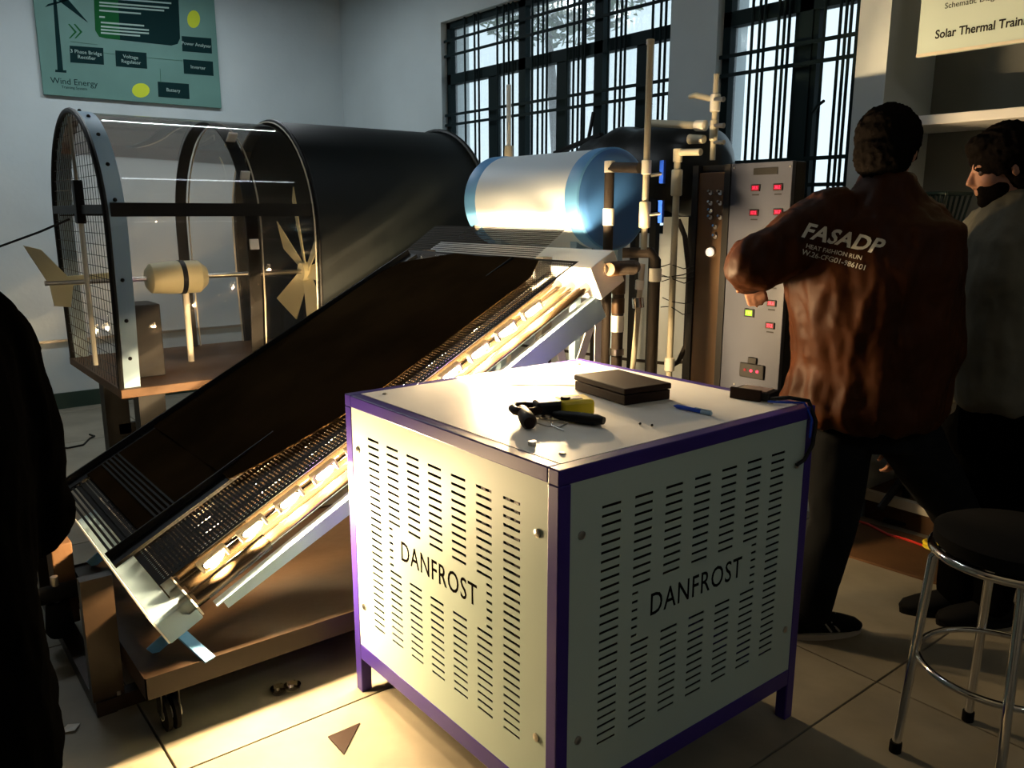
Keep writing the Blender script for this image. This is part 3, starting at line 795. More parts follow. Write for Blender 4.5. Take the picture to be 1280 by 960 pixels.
# second dark wrapped tank
t2 = thing('wrapped_tank', 'black wrapped cylindrical tank behind the white and blue tank', 'tank', (3.2, 3.0, .0))
C2 = Vector((3.22, 0, 1.66))
b = B()
rg2 = []
for y in np.linspace(2.47, 3.45, 18):
    k = min(1, math.sqrt(max(0.0, 1 - (max(0, (2.66 - y)) / .2) ** 2)) , math.sqrt(max(0.02, 1 - (max(0, (y - 3.1)) / .36) ** 2)))
    rr = .215 * max(.25, k)
    rg2.append((C2 + Vector((0, y, .008 * math.sin(y * 23))), Vector((rr * 1.02, 0, 0)), Vector((0, 0, rr * (1 + .03 * math.sin(y * 31))))))
b.loft(rg2, 40); b.fin('wrapped_body', M['bag'], t2, smooth=True)
B().bar(hx(694, 192, 3.15), hx(752, 168, 3.15), .03, .02).fin('strut', M['black'], t2)
B().bar(hx(736, 172, 3.15), hx(742, 140, 3.15), .015, .012, (0, 1, 0)).fin('strut', M['black'], t2)
for y in (2.75, 3.15):
    b = B(); b.b6(3.06, 3.09, y - .02, y + .02, 0, 1.60); b.b6(3.35, 3.38, y - .02, y + .02, 0, 1.60); b.b6(3.06, 3.38, y - .02, y + .02, 1.43, 1.46); b.fin('stand', M['black'], t2)

# ================================================================== PIPEWORK
def pipe(name, label, pts, r, m, cat='pipe', fittings=(), group=None):
    pts = [Vector(p) for p in pts]
    if not fittings:
        o = B().tube(pts, r, 14).fin(name, m, None, pts[-1], smooth=True); tag(o, label, cat, group); return o
    t = thing(name, label, cat, pts[-1], group)
    B().tube(pts, r, 14).fin('pipe', m, t, smooth=True)
    for f_ in fittings:
        nm, a, c, rr, mm = f_
        B().tube([a, Vector(a).lerp(Vector(c), .04), Vector(a).lerp(Vector(c), .96), c], [rr * .85, rr, rr, rr * .85], 16).fin(nm, mm, t, smooth=True)
    return t
X1 = 2.40
a = hx(762, 212, X1); g0 = hx(752, 455, X1)
pipe('insulated_pipe', 'black insulated riser with white coupling before the blue tank cap', [hx(800, 210, X1), hx(768, 209, X1), a, Vector((a.x, a.y, g0.z)), Vector((a.x, a.y, 0.2))], .020, M['foam'],
     fittings=[('coupling', Vector((a.x, a.y, hx(762, 282, X1).z)), Vector((a.x, a.y, hx(762, 260, X1).z)), .023, M['pvcw']),
               ('elbow', Vector((a.x, a.y, hx(762, 216, X1).z)), Vector((a.x, a.y, hx(762, 201, X1).z)), .0215, M['pvcw'])])
X2 = 2.42
top, bot = hx(809, 50, X2), hx(806, 290, X2)
Yc = hx(808, 209, X2).y
pipe('vent_pipe', 'tall cream vent pipe with union standing before the blue tank cap', [(X2, Yc, top.z), (X2, Yc, hx(806, 312, X2).z)], .0125, M['pvc'],
     fittings=[('union', (X2, Yc, hx(805, 285, X2).z), (X2, Yc, hx(805, 252, X2).z), .022, M['pvc']),
               ('tee', (X2, Yc, hx(808, 218, X2).z), (X2, Yc, hx(808, 200, X2).z), .019, M['pvcw']),
               ('cap', (X2, Yc, top.z), (X2, Yc, top.z - .02), .015, M['pvc'])])
X3 = 2.36
tz = hx(770, 333, X3).z
yt = hx(772, 400, X3).y
def at3(py): return Vector((X3, yt, hx(772, py, X3).z))
pipe('outlet_pipe', 'brown insulated outlet pipe dropping from the white manifold box', [S(LS + .1, 2.215, -.09), Vector((2.30, 2.16, tz)), Vector((X3, yt, tz)), at3(360), at3(462), Vector((X3, yt, .2))], [.022, .022, .026, .024, .022, .022], M['foam'],
     fittings=[('tee', S(LS + .1, 2.19, -.09), Vector((2.40, yt + -.05, tz)), .028, M['bronze']),
               ('tee_branch', at3(334), at3(368), .027, M['bronze']), ('sleeve', at3(372), at3(392), .026, M['bronze']), ('white_coupling', at3(394), at3(415), .026, M['pvcw']), ('valve', at3(436), at3(444), .030, M['steel'])])
X4 = 2.80
e0, e1 = hx(778, 316, X4), hx(818, 316, X4)
yb = hx(817, 400, X4).y
pipe('insulated_pipe', 'black insulated pipe with elbow and white joint below the blue tank', [e0, Vector((X4, yb + .03, e1.z)), Vector((X4, yb, e1.z - .03)), Vector((X4, yb, hx(817, 470, X4).z)), Vector((X4, yb, .2))], .024, M['foam'],
     fittings=[('joint', Vector((X4, yb, hx(818, 352, X4).z)), Vector((X4, yb, hx(818, 335, X4).z)), .028, M['pvcw'])])
X5 = 2.50
s0, s1 = hx(803, 330, X5), hx(790, 470, X5)
pipe('thin_pipe', 'thin slanted cream pipe with brass valve between the insulated pipes', [s0, s1, Vector((s1.x, s1.y + .03, .2))], .0115, M['pvc'],
     fittings=[('brass_valve', hx(798, 385, X5), hx(797, 372, X5), .024, M['chrome']), ('valve_nut', hx(800, 350, X5), hx(799, 362, X5), .018, M['pvcw'])])
vpp = bpy.data.objects['vent_pipe']
for py in (212, 262):
    zz = hx(822, py, X2).z
    B().tube([(X2 + .005, Yc - .02, zz - .02), (X2 + .03, Yc - .055, zz - .015)], .007, 8).fin('valve_stem', M['steel'], vpp)
    B().bar((X2 + .03, Yc - .055, zz - .05), (X2 + .03, Yc - .055, zz + .035), .012, .02, (0, 1, 0)).fin('blue_handle', M['penblue'], vpp)

X6 = 2.85
yc = hx(843, 300, X6).y
z6 = lambda py: hx(843, py, X6).z
pipe('supply_pipe', 'cream elbow pipe rising beside the control cabinet', [hx(876, 190, X6), Vector((X6, yc - .02, z6(191))), Vector((X6, yc, z6(197))), Vector((X6, yc, z6(470))), Vector((X6, yc, .0))], .0145, M['pvc'],
     fittings=[('union', Vector((X6, yc, z6(245))), Vector((X6, yc, z6(212))), .024, M['pvc']), ('elbow', Vector((X6, yc, z6(203))), Vector((X6, yc, z6(186))), .02, M['pvc']), ('foot_union', Vector((X6, yc, z6(465))), Vector((X6, yc, z6(448))), .023, M['pvcw'])])
X7 = 3.0
y7 = hx(893, 150, X7).y; z7 = lambda py: hx(893, py, X7).z
vp_ = pipe('valve_pipe', 'short upright pipe with small valves above the control cabinet', [(X7, y7, z7(93)), (X7, y7, z7(200))], .012, M['pvc'],
     fittings=[('tee', (X7, y7, z7(118)), (X7, y7, z7(140)), .022, M['pvcw']), ('reducer', (X7, y7, z7(150)), (X7, y7, z7(176)), .018, M['pvc'])])
B().tube([hx(862, 121, X7), hx(870, 119, X7), hx(890, 124, X7)], [.010, .014, .012], 10).fin('side_nozzle', M['pvc'], vp_, smooth=True)
for q in (124, 157, 178): B().tube([hx(893, q, X7 - .02), hx(905, q, X7 - .02)], [.007, .011], 8).fin('valve_lever', M['steel'], vp_)
pipe('cross_pipe', 'horizontal cream pipe before the black wrapped tank end', [hx(812, 154, 3.0), hx(880, 157, 3.0)], .017, M['pvc'], fittings=[('end_nut', hx(870, 157, 3.0), hx(882, 157, 3.0), .024, M['pvcw'])])
b = B().tube([hx(862, 174, 3.0), hx(880, 174, 3.0)], [.022, .018], 12); tag(b.fin('tank_stub', M['pvc'], None, hx(870, 174, 3.0), smooth=True), 'short cream stub on the black tank end below the cross pipe', 'pipe')
X8 = 2.9
y8 = hx(636, 150, X8).y; z8 = lambda py: hx(636, py, X8).z
pipe('vent_pipe', 'short cream vent pipe rising left of the white tank before the window', [(X8, y8, z8(106)), (X8, y8, 0)], .0125, M['pvcw'], fittings=[('fitting', (X8, y8, z8(182)), (X8, y8, z8(200)), .024, M['pvc'])])
# wires
def wire(label, pts, r=.003, m='black', name='wire', cat='wire', group=None):
    return tag(B().tube(pts, r, 6).fin(name, M[m], None, pts[0], smooth=True), label, cat, group)
wy = 2.45
for k, (pa_, pb_) in enumerate((((825, 334), (868, 332)), ((825, 343), (868, 345)), ((827, 352), (868, 350)), ((828, 372), (868, 378)), ((826, 384), (866, 392)), ((822, 345), (868, 338)))):
    A, D = hx(*pa_, 2.85), hx(*pb_, 2.82)
    wire('%s thin dark sensor wire between the pipes and the control cabinet' % ('topmost', 'third', 'fourth', 'fifth', 'lowest', 'second')[k], [A, A.lerp(D, .3) + Vector((0, 0, .012 * (-1) ** k)), A.lerp(D, .7) + Vector((0, 0, -.012)), D], .0022, group='sensor wires beside the control cabinet')
pts = [hx(x, y, 2.95) for x, y in ((848, 275), (856, 295), (861, 340), (861, 400), (858, 430), (848, 452), (838, 458))]
wire('thick brown cable hanging beside the control cabinet', pts, .012, 'foam', 'cable', 'cable')
pts = [hx(x, y, 3.543) for x, y in ((880, 455), (860, 452), (830, 454), (790, 450), (700, 438), (640, 430))]
wire('brown cable running low along the window wall', pts, .010, 'foam', 'cable', 'cable')
for k in range(3):
    pts = [hx(x, y + k * 5, 2.3) for x, y in ((655, 462), (668, 440 - k * 6), (690, 420), (712, 415))]
    wire('%s thin pale lead looping beside the white collector legs' % ('uppermost', 'middle', 'lowest')[k], pts, .0018, 'white', group='pale leads by the collector legs')
# wall sticker plate
q0, q1 = hx(836, 226, 3.54), hx(864, 270, 3.54)
pl = thing('rating_plate', 'white plate with upright lettering fixed beside the window sill', 'plate', (3.54, (q0.y + q1.y) / 2, q1.z))
B().b6(3.53, 3.55, q1.y - .05, q0.y, q1.z, q0.z).fin('plate', M['poster'], pl)
b = B()
for k in range(7): b.b6(3.5285, 3.53, q1.y - .01, q1.y + .02, q1.z + .015 + k * .024, q1.z + .027 + k * .024)
b.fin('lettering', M['black_ink'], pl)

# ================================================================== CONTROL CABINET
KX = 2.86
kl, km, kr = hx(868, 205, KX).y, hx(914, 205, KX).y, hx(992, 203, KX).y
kt = hx(914, 205, KX).z
cc = thing('control_cabinet', 'tall control cabinet with bronze door and red displays beside the person', 'cabinet', (KX + .15, (kl + kr) / 2, 0))
B().b6(KX + .02, KX + .09, kr, kl, .05, kt, .004).fin('body', M['black'], cc)
B().b6(KX - .02, KX + .25, kr + .02, kl - .02, 0, .05).fin('plinth', M['black'], cc)
B().b6(KX, KX + .02, km + .03, kl - .025, .55, kt - .03, .002).fin('bronze_door', M['bronze'], cc)
B().b6(KX - .008, KX + .02, kl - .03, kl, .05, kt).fin('edge_strip', M['black'], cc)
B().b6(KX - .008, KX + .02, km - .005, km + .025, .05, kt).fin('edge_strip', M['black'], cc)
B().b6(KX - .004, KX + .02, kr, km - .006, .55, kt, .002).fin('display_panel', M['panelg'], cc)
B().b6(KX - .004, KX + .02, kr, km - .006, .05, .545, .002).fin('lower_door', M['panelg'], cc)
for px, py in ((889, 241), (901, 241), (889, 254), (901, 254), (889, 272), (901, 272), (895, 284), (895, 296), (889, 264)):
    p = hx(px, py, KX)
    o = B().tube([p, p + Vector((-.006, 0, 0))], .009, 12).fin('toggle_switch', M['steel'], cc, smooth=True)
    B().tube([p, p + Vector((-.022, 0, .008))], [.004, .0055], 8).fin('lever', M['chrome'], o, smooth=True)
p = hx(890, 315, KX); k = B().tube([p, p + Vector((-.012, 0, 0))], .021, 20).fin('round_switch', M['steel'], cc, smooth=True)
B().tube([p + Vector((-.012, 0, 0)), p + Vector((-.022, 0, 0))], [.018, .017], 20).fin('lit_button', M['knoblit'], k, smooth=True)
p = hx(958, 214, KX); B().b6(KX - .007, KX - .004, p.y - .055, p.y + .055, p.z - .013, p.z + .013).fin('name_plate', M['black'], cc)
PX = KX - .004
for i, (px, py, tx_) in enumerate(((945, 235, '37.5'), (973, 234, '30.2'), (943, 266, '17.5'), (973, 265, '30.7'), (967, 352, '30.4'), (965, 379, '28.6'), (963, 407, '29.2'))):
    p = hx(px, py, PX); o = B().b6(PX - .006, PX, p.y - .021, p.y + .021, p.z - .013, p.z + .013, .002).fin('red_display', M['black'], cc)
    B().b6(PX - .0066, PX - .006, p.y - .017, p.y + .017, p.z - .0095, p.z + .0095).fin('window', M['red_glow'], o)
    put_text('digits', tx_, .017, (PX - .0075, p.y, p.z), (0, -1, 0), (0, 0, 1), M['red_led'], o, .0006, sx=.9)
    B().b6(PX - .0008, PX, p.y - .016, p.y + .016, p.z - .029, p.z - .024).fin('caption', M['black_ink'], cc)
p = hx(937, 391, PX); o = B().b6(PX - .006, PX, p.y - .024, p.y + .024, p.z - .017, p.z + .017, .002).fin('green_display', M['black'], cc)
B().b6(PX - .0066, PX - .006, p.y - .016, p.y + .016, p.z - .011, p.z + .011).fin('window', M['green_led'], o)
put_text('digits', '110', .016, (PX - .0075, p.y, p.z), (0, -1, 0), (0, 0, 1), M['green_txt'], o)
p = hx(941, 463, PX); o = B().b6(PX - .012, PX, p.y - .058, p.y + .058, p.z - .032, p.z + .028, .003).fin('socket_box', M['black'], cc)
B().b6(PX - .012, PX, p.y - .02, p.y + .02, p.z + .028, p.z + .055, .003).fin('socket_neck', M['black'], cc)
for dy in (.03, 0, -.03): B().tube([(PX - .012, p.y + dy, p.z), (PX - .015, p.y + dy, p.z)], .006, 10).fin('red_pilot_lamp', M['red_led'] if dy < .02 else M['red_glow'], o)
for px, py in ((918, 210), (988, 208), (918, 480)):
    q = hx(px, py, PX); B().tube([q, q + Vector((-.003, 0, 0))], .004, 8).fin('screw', M['steel'], cc)

# ================================================================== WIND TUNNEL
WY, WR = 4.46, .555
WX0, WXM, WX1 = .875, 1.84, 2.93
WB, WZ = .67, 1.36
def prof(r=WR, n=28, base=WB):
    pts = [(WY - r * .93, base)]
    pts += [(WY - r * .985, base + .35)]
    for k in range(n + 1):
        t = math.pi * (1 - k / n) if False else math.pi - math.pi * k / n
        pts.append((WY - r * math.cos(math.pi - t), WZ + r * math.sin(t)))
    pts += [(WY + r * .985, base + .35), (WY + r * .93, base)]
    return pts
wt = thing('wind_tunnel', 'clear half-round wind tunnel with black rear hood on a stand', 'wind tunnel', (1.9, WY, 0))
def shell(x0, x1, r, m, name, th=.004, y_shift=0):
    b = B(); pr = prof(r)
    rows_ = []
    for x in (x0, x1):
        rows_.append([b.bm.verts.new((x, y, z)) for y, z in pr])
    for k in range(len(pr) - 1): b.bm.faces.new((rows_[0][k], rows_[0][k + 1], rows_[1][k + 1], rows_[1][k]))
    if th:
        g = b.bm.faces[:]
        bmesh.ops.recalc_face_normals(b.bm, faces=g)
        bmesh.ops.solidify(b.bm, geom=g, thickness=th)
    return b.fin(name, m, wt, smooth=True)
def hoop(x, r, m, name, wd=.03, th=.006):
    return shell(x - wd / 2, x + wd / 2, r, m, name, th)
shell(WX0 + .03, WXM + .05, WR, M['acryl'], 'clear_shell', 0)
shell(WXM, WX1, WR + .018, M['hood'], 'black_hood', .006)
b = B(); pr = prof(WR + .03)
b.tube([(WX1, y, z) for y, z in pr], .014, 8); b.fin('hood_rim', M['hood'], wt, smooth=True)
b = B(); b.tube([(WXM + .01, y, z) for y, z in prof(WR + .02)], .010, 8); b.fin('hood_rim', M['black'], wt, smooth=True)
b = B(); b.tube([(WXM - .008, y, z) for y, z in prof(WR + .014)], .004, 6); b.fin('pale_seam', M['ivory'], wt, smooth=True)
b = B(); b.tube([(WX0, y, z) for y, z in prof(WR + .005)], .013, 8); b.fin('front_ring', M['black'], wt, smooth=True)
hoop(WX0 + .045, WR + .004, M['lblue'], 'front_flange', .075, .003)
hoop(1.52, WR - .008, M['black'], 'hoop', .06)
b = B(); b.tube([(1.565, y, z) for y, z in prof(WR - .012)], .004, 6); b.fin('thin_hoop', M['ivory'], wt, smooth=True)
for (x, ang) in [(WX0 + .045, t) for t in (15, 32, 50, 68, 86)]:
    a_ = math.radians(ang); p = Vector((x, WY - (WR + .006) * math.cos(a_), WZ + (WR + .006) * math.sin(a_)))
    B().ball(p, .009, None, 8, 6).fin('bolt', M['black'], wt)
for z in (.78, .95, 1.13): B().ball((WX0 + .04, WY - WR - .004, z + .03), .009, None, 8, 6).fin('bolt', M['black'], wt)
# white patches on the middle hoop
for ang in (28, 52, -6):
    a_ = math.radians(ang); p = Vector((1.52, WY - (WR + .004) * math.cos(a_), WZ + (WR + .004) * math.sin(a_)))
    b = B(); b.box(p, (.045, .012, .09 if ang > 50 else .05), rotm('X', -(90 - ang) + 90), .003); b.fin('tape_patch', M['paper'], wt)
# horizontal tape bar on the near side, a second further back
zb = hy(150, 262, 3.93).z
B().b6(WX0 + .02, WX1 - .1, WY - WR * .99 - .006, WY - WR * .99, zb - .030, zb + .030).fin('black_strip', M['black'], wt)
B().b6(WX0 + .02, WX1 - .1, WY + WR * .99, WY + WR * .99 + .006, zb - .030, zb + .030).fin('black_strip', M['black'], wt)
# base board and stand
B().b6(WX0 - .01, WX1, WY - WR, WY + WR, WB - .04, WB, .003).fin('base_board', M['wood'], wt)
for x in (1.03, 2.75):
    for y in (WY - .36, WY + .36): B().b6(x - .06, x + .06, y - .05, y + .05, 0, WB - .04).fin('stand_leg', M['black'], wt)
b = B(); b.b6(1.03, 2.75, WY - .34, WY - .31, .25, .31).b6(1.03, 2.75, WY + .31, WY + .34, .25, .31); b.fin('stand_rail', M['black'], wt)
# wire guard in the front ring
b = B()
half = lambda z: WR * .985 if z < WZ else math.sqrt(max(0, WR ** 2 - (z - WZ) ** 2))
for z in np.arange(WB + .04, WZ + WR - .02, .05): b.tube([(WX0, WY - half(z), z), (WX0, WY + half(z), z)], .0016, 4)
for y in np.arange(WY - WR + .05, WY + WR - .03, .05):
    zz = WZ + math.sqrt(max(0, WR ** 2 - (y - WY) ** 2)); b.tube([(WX0, y, WB), (WX0, y, zz)], .0016, 4)
g = b.fin('wire_guard', M['black'], wt); g['kind'] = 'stuff'
B().b6(WX0 - .012, WX0 + .008, WY - half(1.46), WY + half(1.46), 1.445, 1.485).fin('cross_bar', M['black'], wt)
B().tube([(WX0 - .01, WY - .08, WZ + WR - .03), (WX0 - .01, WY - .1, 1.55)], .008, 8).fin('anemometer_rod', M['steel'], wt)
B().b6(WX0 - .03, WX0 + .01, WY - .13, WY - .07, 1.40, 1.60, .006).fin('anemometer', M['black'], wt)
B().tube([(WX0 - .01, WY - .1, 1.4), (WX0 - .01, WY - .1, .72)], .012, 8).fin('white_rod', M['pvcw'], wt, smooth=True)
B().b6(1.0, 1.13, 4.15, 4.35, WB, 1.02, .004).fin('inner_post', M['black'], wt)
# small wind turbine with tail vane
tz_ = 1.12
tu = thing('wind_turbine', 'cream model wind turbine inside the clear tunnel, tail vane outside', 'wind turbine', (1.6, WY, WB))
B().tube([(.70, WY, tz_), (2.05, WY, tz_)], .012, 10).fin('shaft', M['steel'], tu, smooth=True)
b = B(); V2 = [(.63, 1.30), (.70, 1.28), (.80, 1.15), (1.02, 1.16), (1.02, 1.12), (.82, 1.105), (.80, 1.00), (.73, 1.01), (.72, 1.11)]
b.poly([(x, WY - .006, z) for x, z in V2], (0, .012, 0)); b.fin('tail_vane', M['cream'], tu)
B().tube([(1.16, WY, tz_ + .0), (1.18, WY, tz_), (1.28, WY, tz_), (1.42, WY, tz_), (1.46, WY, tz_)], [.05, .075, .085, .085, .05], 24).fin('generator', M['cream'], tu, smooth=True)
B().tube([(1.32, WY, tz_), (1.345, WY, tz_)], .088, 24).fin('clamp_band', M['black'], tu, smooth=True)
B().tube([(1.35, WY, WB), (1.35, WY, tz_ - .07)], .016, 12).fin('mast', M['pvcw'], tu, smooth=True)
B().tube([(2.0, WY, tz_), (2.04, WY, tz_), (2.09, WY, tz_)], [.05, .055, .02], 20).fin('hub', M['cream'], tu, smooth=True)
for ang in (106, 46, 3, 149, 217, 290):
    a_ = math.radians(ang); d = Vector((0, -math.cos(a_), math.sin(a_))); sd = Vector((0, math.sin(a_), math.cos(a_)))
    L_ = .44 if ang in (106, 46) else .38
    c = Vector((2.03, WY, tz_))
    q = (sd * .85 + Vector((.3, 0, 0))).normalized()
    b = B(); P = [c + d * .04 - q * .035, c + d * .04 + q * .035, c + d * L_ + q * .10, c + d * (L_ + .03) - q * .085]
    b.poly(P, (.007, 0, 0)); b.fin('blade', M['cream'], tu)
pts = [(WX0 - .02, WY + .1, 1.42), (.72, WY + .1, 1.36), (.55, WY + .3, 1.28), (.3, WY + .6, 1.24), (-.2, 5.6, 1.22), (-.6, YW - .02, 1.2)]
wire('black cable leading from the tunnel guard to the far wall', pts, .006, 'black', 'cable', 'cable')
pts = [hz(x, y, .006) for x, y in ((40, 552), (62, 558), (85, 560), (104, 556), (112, 548), (118, 545), (112, 543))]
wire('black cable on the floor beneath the wind tunnel', pts, .006, 'black', 'cable', 'cable')
# orange-tipped rod at the hood end
p = hx(585, 292, 2.35); b = B(); b.loft([(hx(x, y, 2.35), Vector((0, r_, 0)), Vector((0, 0, r_))) for x, y, r_ in ((574, 296, .003), (582, 292, .012), (590, 288, .018), (596, 284, .016), (614, 266, .012))], 12)
tag(b.fin('pipe_end', M['pvcw'], None, p, smooth=True), 'pale pipe end poking out below the black hood', 'pipe')

# ================================================================== RIGHT SIDE
# plywood, platform, stand
pt = thing('low_platform', 'low brown wooden platform with pale edge strip behind the two people', 'platform', (3.8, 1.3, 0))
B().b6(3.70, 3.975, .2, 1.89, 0, .14).fin('deck', M['wood'], pt)
B().b6(3.665, 3.70, .2, 1.89, .10, .145).fin('edge_strip', M['ivory'], pt)
b = B(); b.box((3.42, 1.47, .005), (.44, .72, .010), rotm('Z', 4), .001); tag(b.fin('plywood_sheet', M['wood'], None, (3.42, 1.47, 0)), 'reddish brown plywood sheet lying on the floor between the two people', 'board')
wire('red cable lying across the plywood on the floor', [hz(x, y, .016) for x, y in ((1040, 636), (1062, 648), (1085, 655), (1110, 668), (1132, 674), (1160, 684))], .006, 'redcable', 'cable', 'cable')
p = hz(1128, 652, .02)
bs = thing('floor_stand', 'black stand with slanted leg and flat foot on the plywood', 'stand', (p.x, p.y, .01))
B().box((p.x, p.y, .018), (.16, .07, .016), rotm('Z', -60), .004).fin('foot', M['black'], bs) if False else None
b = B(); b.box((p.x, p.y, .020), (.07, .16, .018), rotm('Z', 20), .004); b.fin('foot', M['black'], bs)
B().tube([(p.x, p.y, .02), (p.x + .02, p.y, .28)], .018, 10).fin('column', M['black'], bs)
B().tube([hx(1100, 636, p.x - .15), (p.x + .02, p.y, .28)], .017, 10).fin('slanted_leg', M['black'], bs)
b = B(); b.box((p.x + .02, p.y, .30), (.14, .16, .05), rotm('Z', 20), .01); b.fin('head', M['black'], bs)
p = hz(1166, 686, .02); b = B(); b.torus(p + Vector((0, 0, .012)), .035, .008, 'Z', 20, 6); b.torus(p + Vector((.01, .01, .022)), .032, .007, 'Z', 20, 6); tag(b.fin('tape_coil', M['yellow'], None, p, smooth=True), 'small yellow coil of wire on the floor behind the chrome stool', 'coil')
# counter with basket in the niche
cn = thing('counter', 'dark counter in the niche hidden behind the two people', 'counter', (3.8, 1.2, 0))
B().b6(3.62, 3.97, .3, 1.60, 1.20, 1.24).fin('counter_top', M['white'], cn)
for y in (.35, 1.55): B().b6(3.72, 3.95, y - .02, y + .02, .14, 1.20).fin('support', M['black'], cn)
q0, q1 = hx(1130, 243, 3.75), hx(1197, 240, 3.75)
bk = thing('waste_basket', 'dark green slatted basket standing on the counter below the shelf', 'basket', (3.77, (q0.y + q1.y) / 2, 1.241))
yc_, hw = (q0.y + q1.y) / 2, (q0.y - q1.y) / 2
zt = q0.z
b = B()
for zz, k in ((1.245, .62), (zt, 1.0)):
    b.tube([(3.77 + a * .12 * k, yc_ + c * hw * k, zz) for a, c in ((-1, -1), (1, -1), (1, 1), (-1, 1), (-1, -1))], .008, 6)
b.fin('rim', M['dkgreen'], bk)
for k in range(11):
    u = -1 + k * .2
    B().bar((3.77 - .12 * .62, yc_ + u * hw * .62, 1.25), (3.77 - .12, yc_ + u * hw, zt), .016, .003, (0, 1, 0)).fin('slat', M['dkgreen'], bk)
    B().bar((3.77 + .12 * .62, yc_ + u * hw * .62, 1.25), (3.77 + .12, yc_ + u * hw, zt), .016, .003, (0, 1, 0)).fin('slat', M['dkgreen'], bk)

# chrome stool
SCx, SCy = 2.19, .72
st = thing('bar_stool', 'chrome round stool with black seat at the right edge', 'stool', (SCx, SCy, 0))
sr = .190
SZ = .61
B().tube([(SCx, SCy, SZ + .01), (SCx, SCy, SZ + .02), (SCx, SCy, SZ + .05), (SCx, SCy, SZ + .06)], [sr - .01, sr, sr, sr - .02], 40).fin('seat', M['rubber'], st, smooth=True)
B().torus((SCx, SCy, SZ), sr, .011, 'Z', 48, 10).fin('seat_ring', M['chrome'], st, smooth=True)
for a_ in (122, 205, 300, 35):
    a2 = math.radians(a_); d = Vector((math.cos(a2), math.sin(a2), 0))
    B().tube([Vector((SCx, SCy, SZ + .0)) + d * (sr - .03), Vector((SCx, SCy, SZ - .03)) + d * (sr - .005), Vector((SCx, SCy, .012)) + d * (sr + .035)], .012, 12).fin('leg', M['chrome'], st, smooth=True)
    B().tube([Vector((SCx, SCy, .0)) + d * (sr + .0355), Vector((SCx, SCy, .03)) + d * (sr + .0345)], .016, 12).fin('rubber_foot', M['rubber'], st, smooth=True)
B().torus((SCx, SCy, .30), sr + .006, .009, 'Z', 48, 10).fin('foot_ring', M['chrome'], st, smooth=True)

# ================================================================== PEOPLE
def remesh(bm_b, vox, smooth_it=4):
    bmesh.ops.recalc_face_normals(bm_b.bm, faces=bm_b.bm.faces)
    me = bpy.data.meshes.new('r'); bm_b.bm.to_mesh(me); bm_b.bm.free()
    o = bpy.data.objects.new('r', me); COL.objects.link(o)
    m = o.modifiers.new('r', 'REMESH'); m.mode = 'VOXEL'; m.voxel_size = vox; m.use_smooth_shade = True
    m2 = o.modifiers.new('s', 'SMOOTH'); m2.iterations = smooth_it; m2.factor = .5
    dg = bpy.context.evaluated_depsgraph_get()
    out = bpy.data.meshes.new_from_object(o.evaluated_get(dg))
    bpy.data.objects.remove(o); out.shade_smooth()
    return out
def wrinkle(me, amp, sc, seed, stretch=(1, 1, .35)):
    n = len(me.vertices)
    nor = [v.normal.copy() for v in me.vertices]
    for i, v in enumerate(me.vertices):
        p = v.co
        q = Vector((p.x * stretch[0], p.y * stretch[1], p.z * stretch[2])) * sc + Vector((seed, 0, 0))
        a = 1 - abs(noise.noise(q)) * 2.2
        b_ = noise.noise(q * 2.7)
        v.co = p + nor[i] * (amp * (a * .7 + b_ * .4))
    me.update()
def limb(b, pts, rs, seg=14):
    b.tube(pts, rs, seg)
    for p, r in zip(pts, rs): b.ball(p, r * .99, None, 12, 8)
def hand(b, wrist, dirv, palmn, scale=1.0, curl=.5):
    """palm + four fingers + thumb"""
    d = Vector(dirv).normalized(); n = Vector(palmn); n = (n - d * n.dot(d)).normalized(); s = d.cross(n)
    w0 = Vector(wrist)
    R_ = Matrix((d, s, n)).transposed()
    b.ball(w0 + d * .045 * scale, (.050 * scale, .040 * scale, .016 * scale), R_, 14, 10)
    for k, (off, ln) in enumerate(((-.030, .062), (-.010, .072), (.010, .068), (.029, .052))):
        p = w0 + d * .080 * scale + s * off * scale
        pts = [w0 + d * .05 * scale + s * off * .8 * scale, p]
        dd = d.copy()
        for j, f_ in enumerate((.45, .32, .23)):
            dd = (dd * math.cos(curl * (.5 + .35 * j)) + n * math.sin(curl * (.5 + .35 * j))).normalized()
            p = p + dd * ln * f_ * scale * 1.1; pts.append(p)
        limb(b, pts, [.0095 * scale, .009 * scale, .0085 * scale, .008 * scale, .007 * scale], 8)
    t0 = w0 + d * .02 * scale - s * .022 * scale
    t1 = w0 + d * .05 * scale - s * .050 * scale + n * .012
    t2 = w0 + d * .080 * scale - s * .058 * scale + n * .024
    limb(b, [t0, t1, t2], [.012 * scale, .0105 * scale, .0085 * scale], 8)
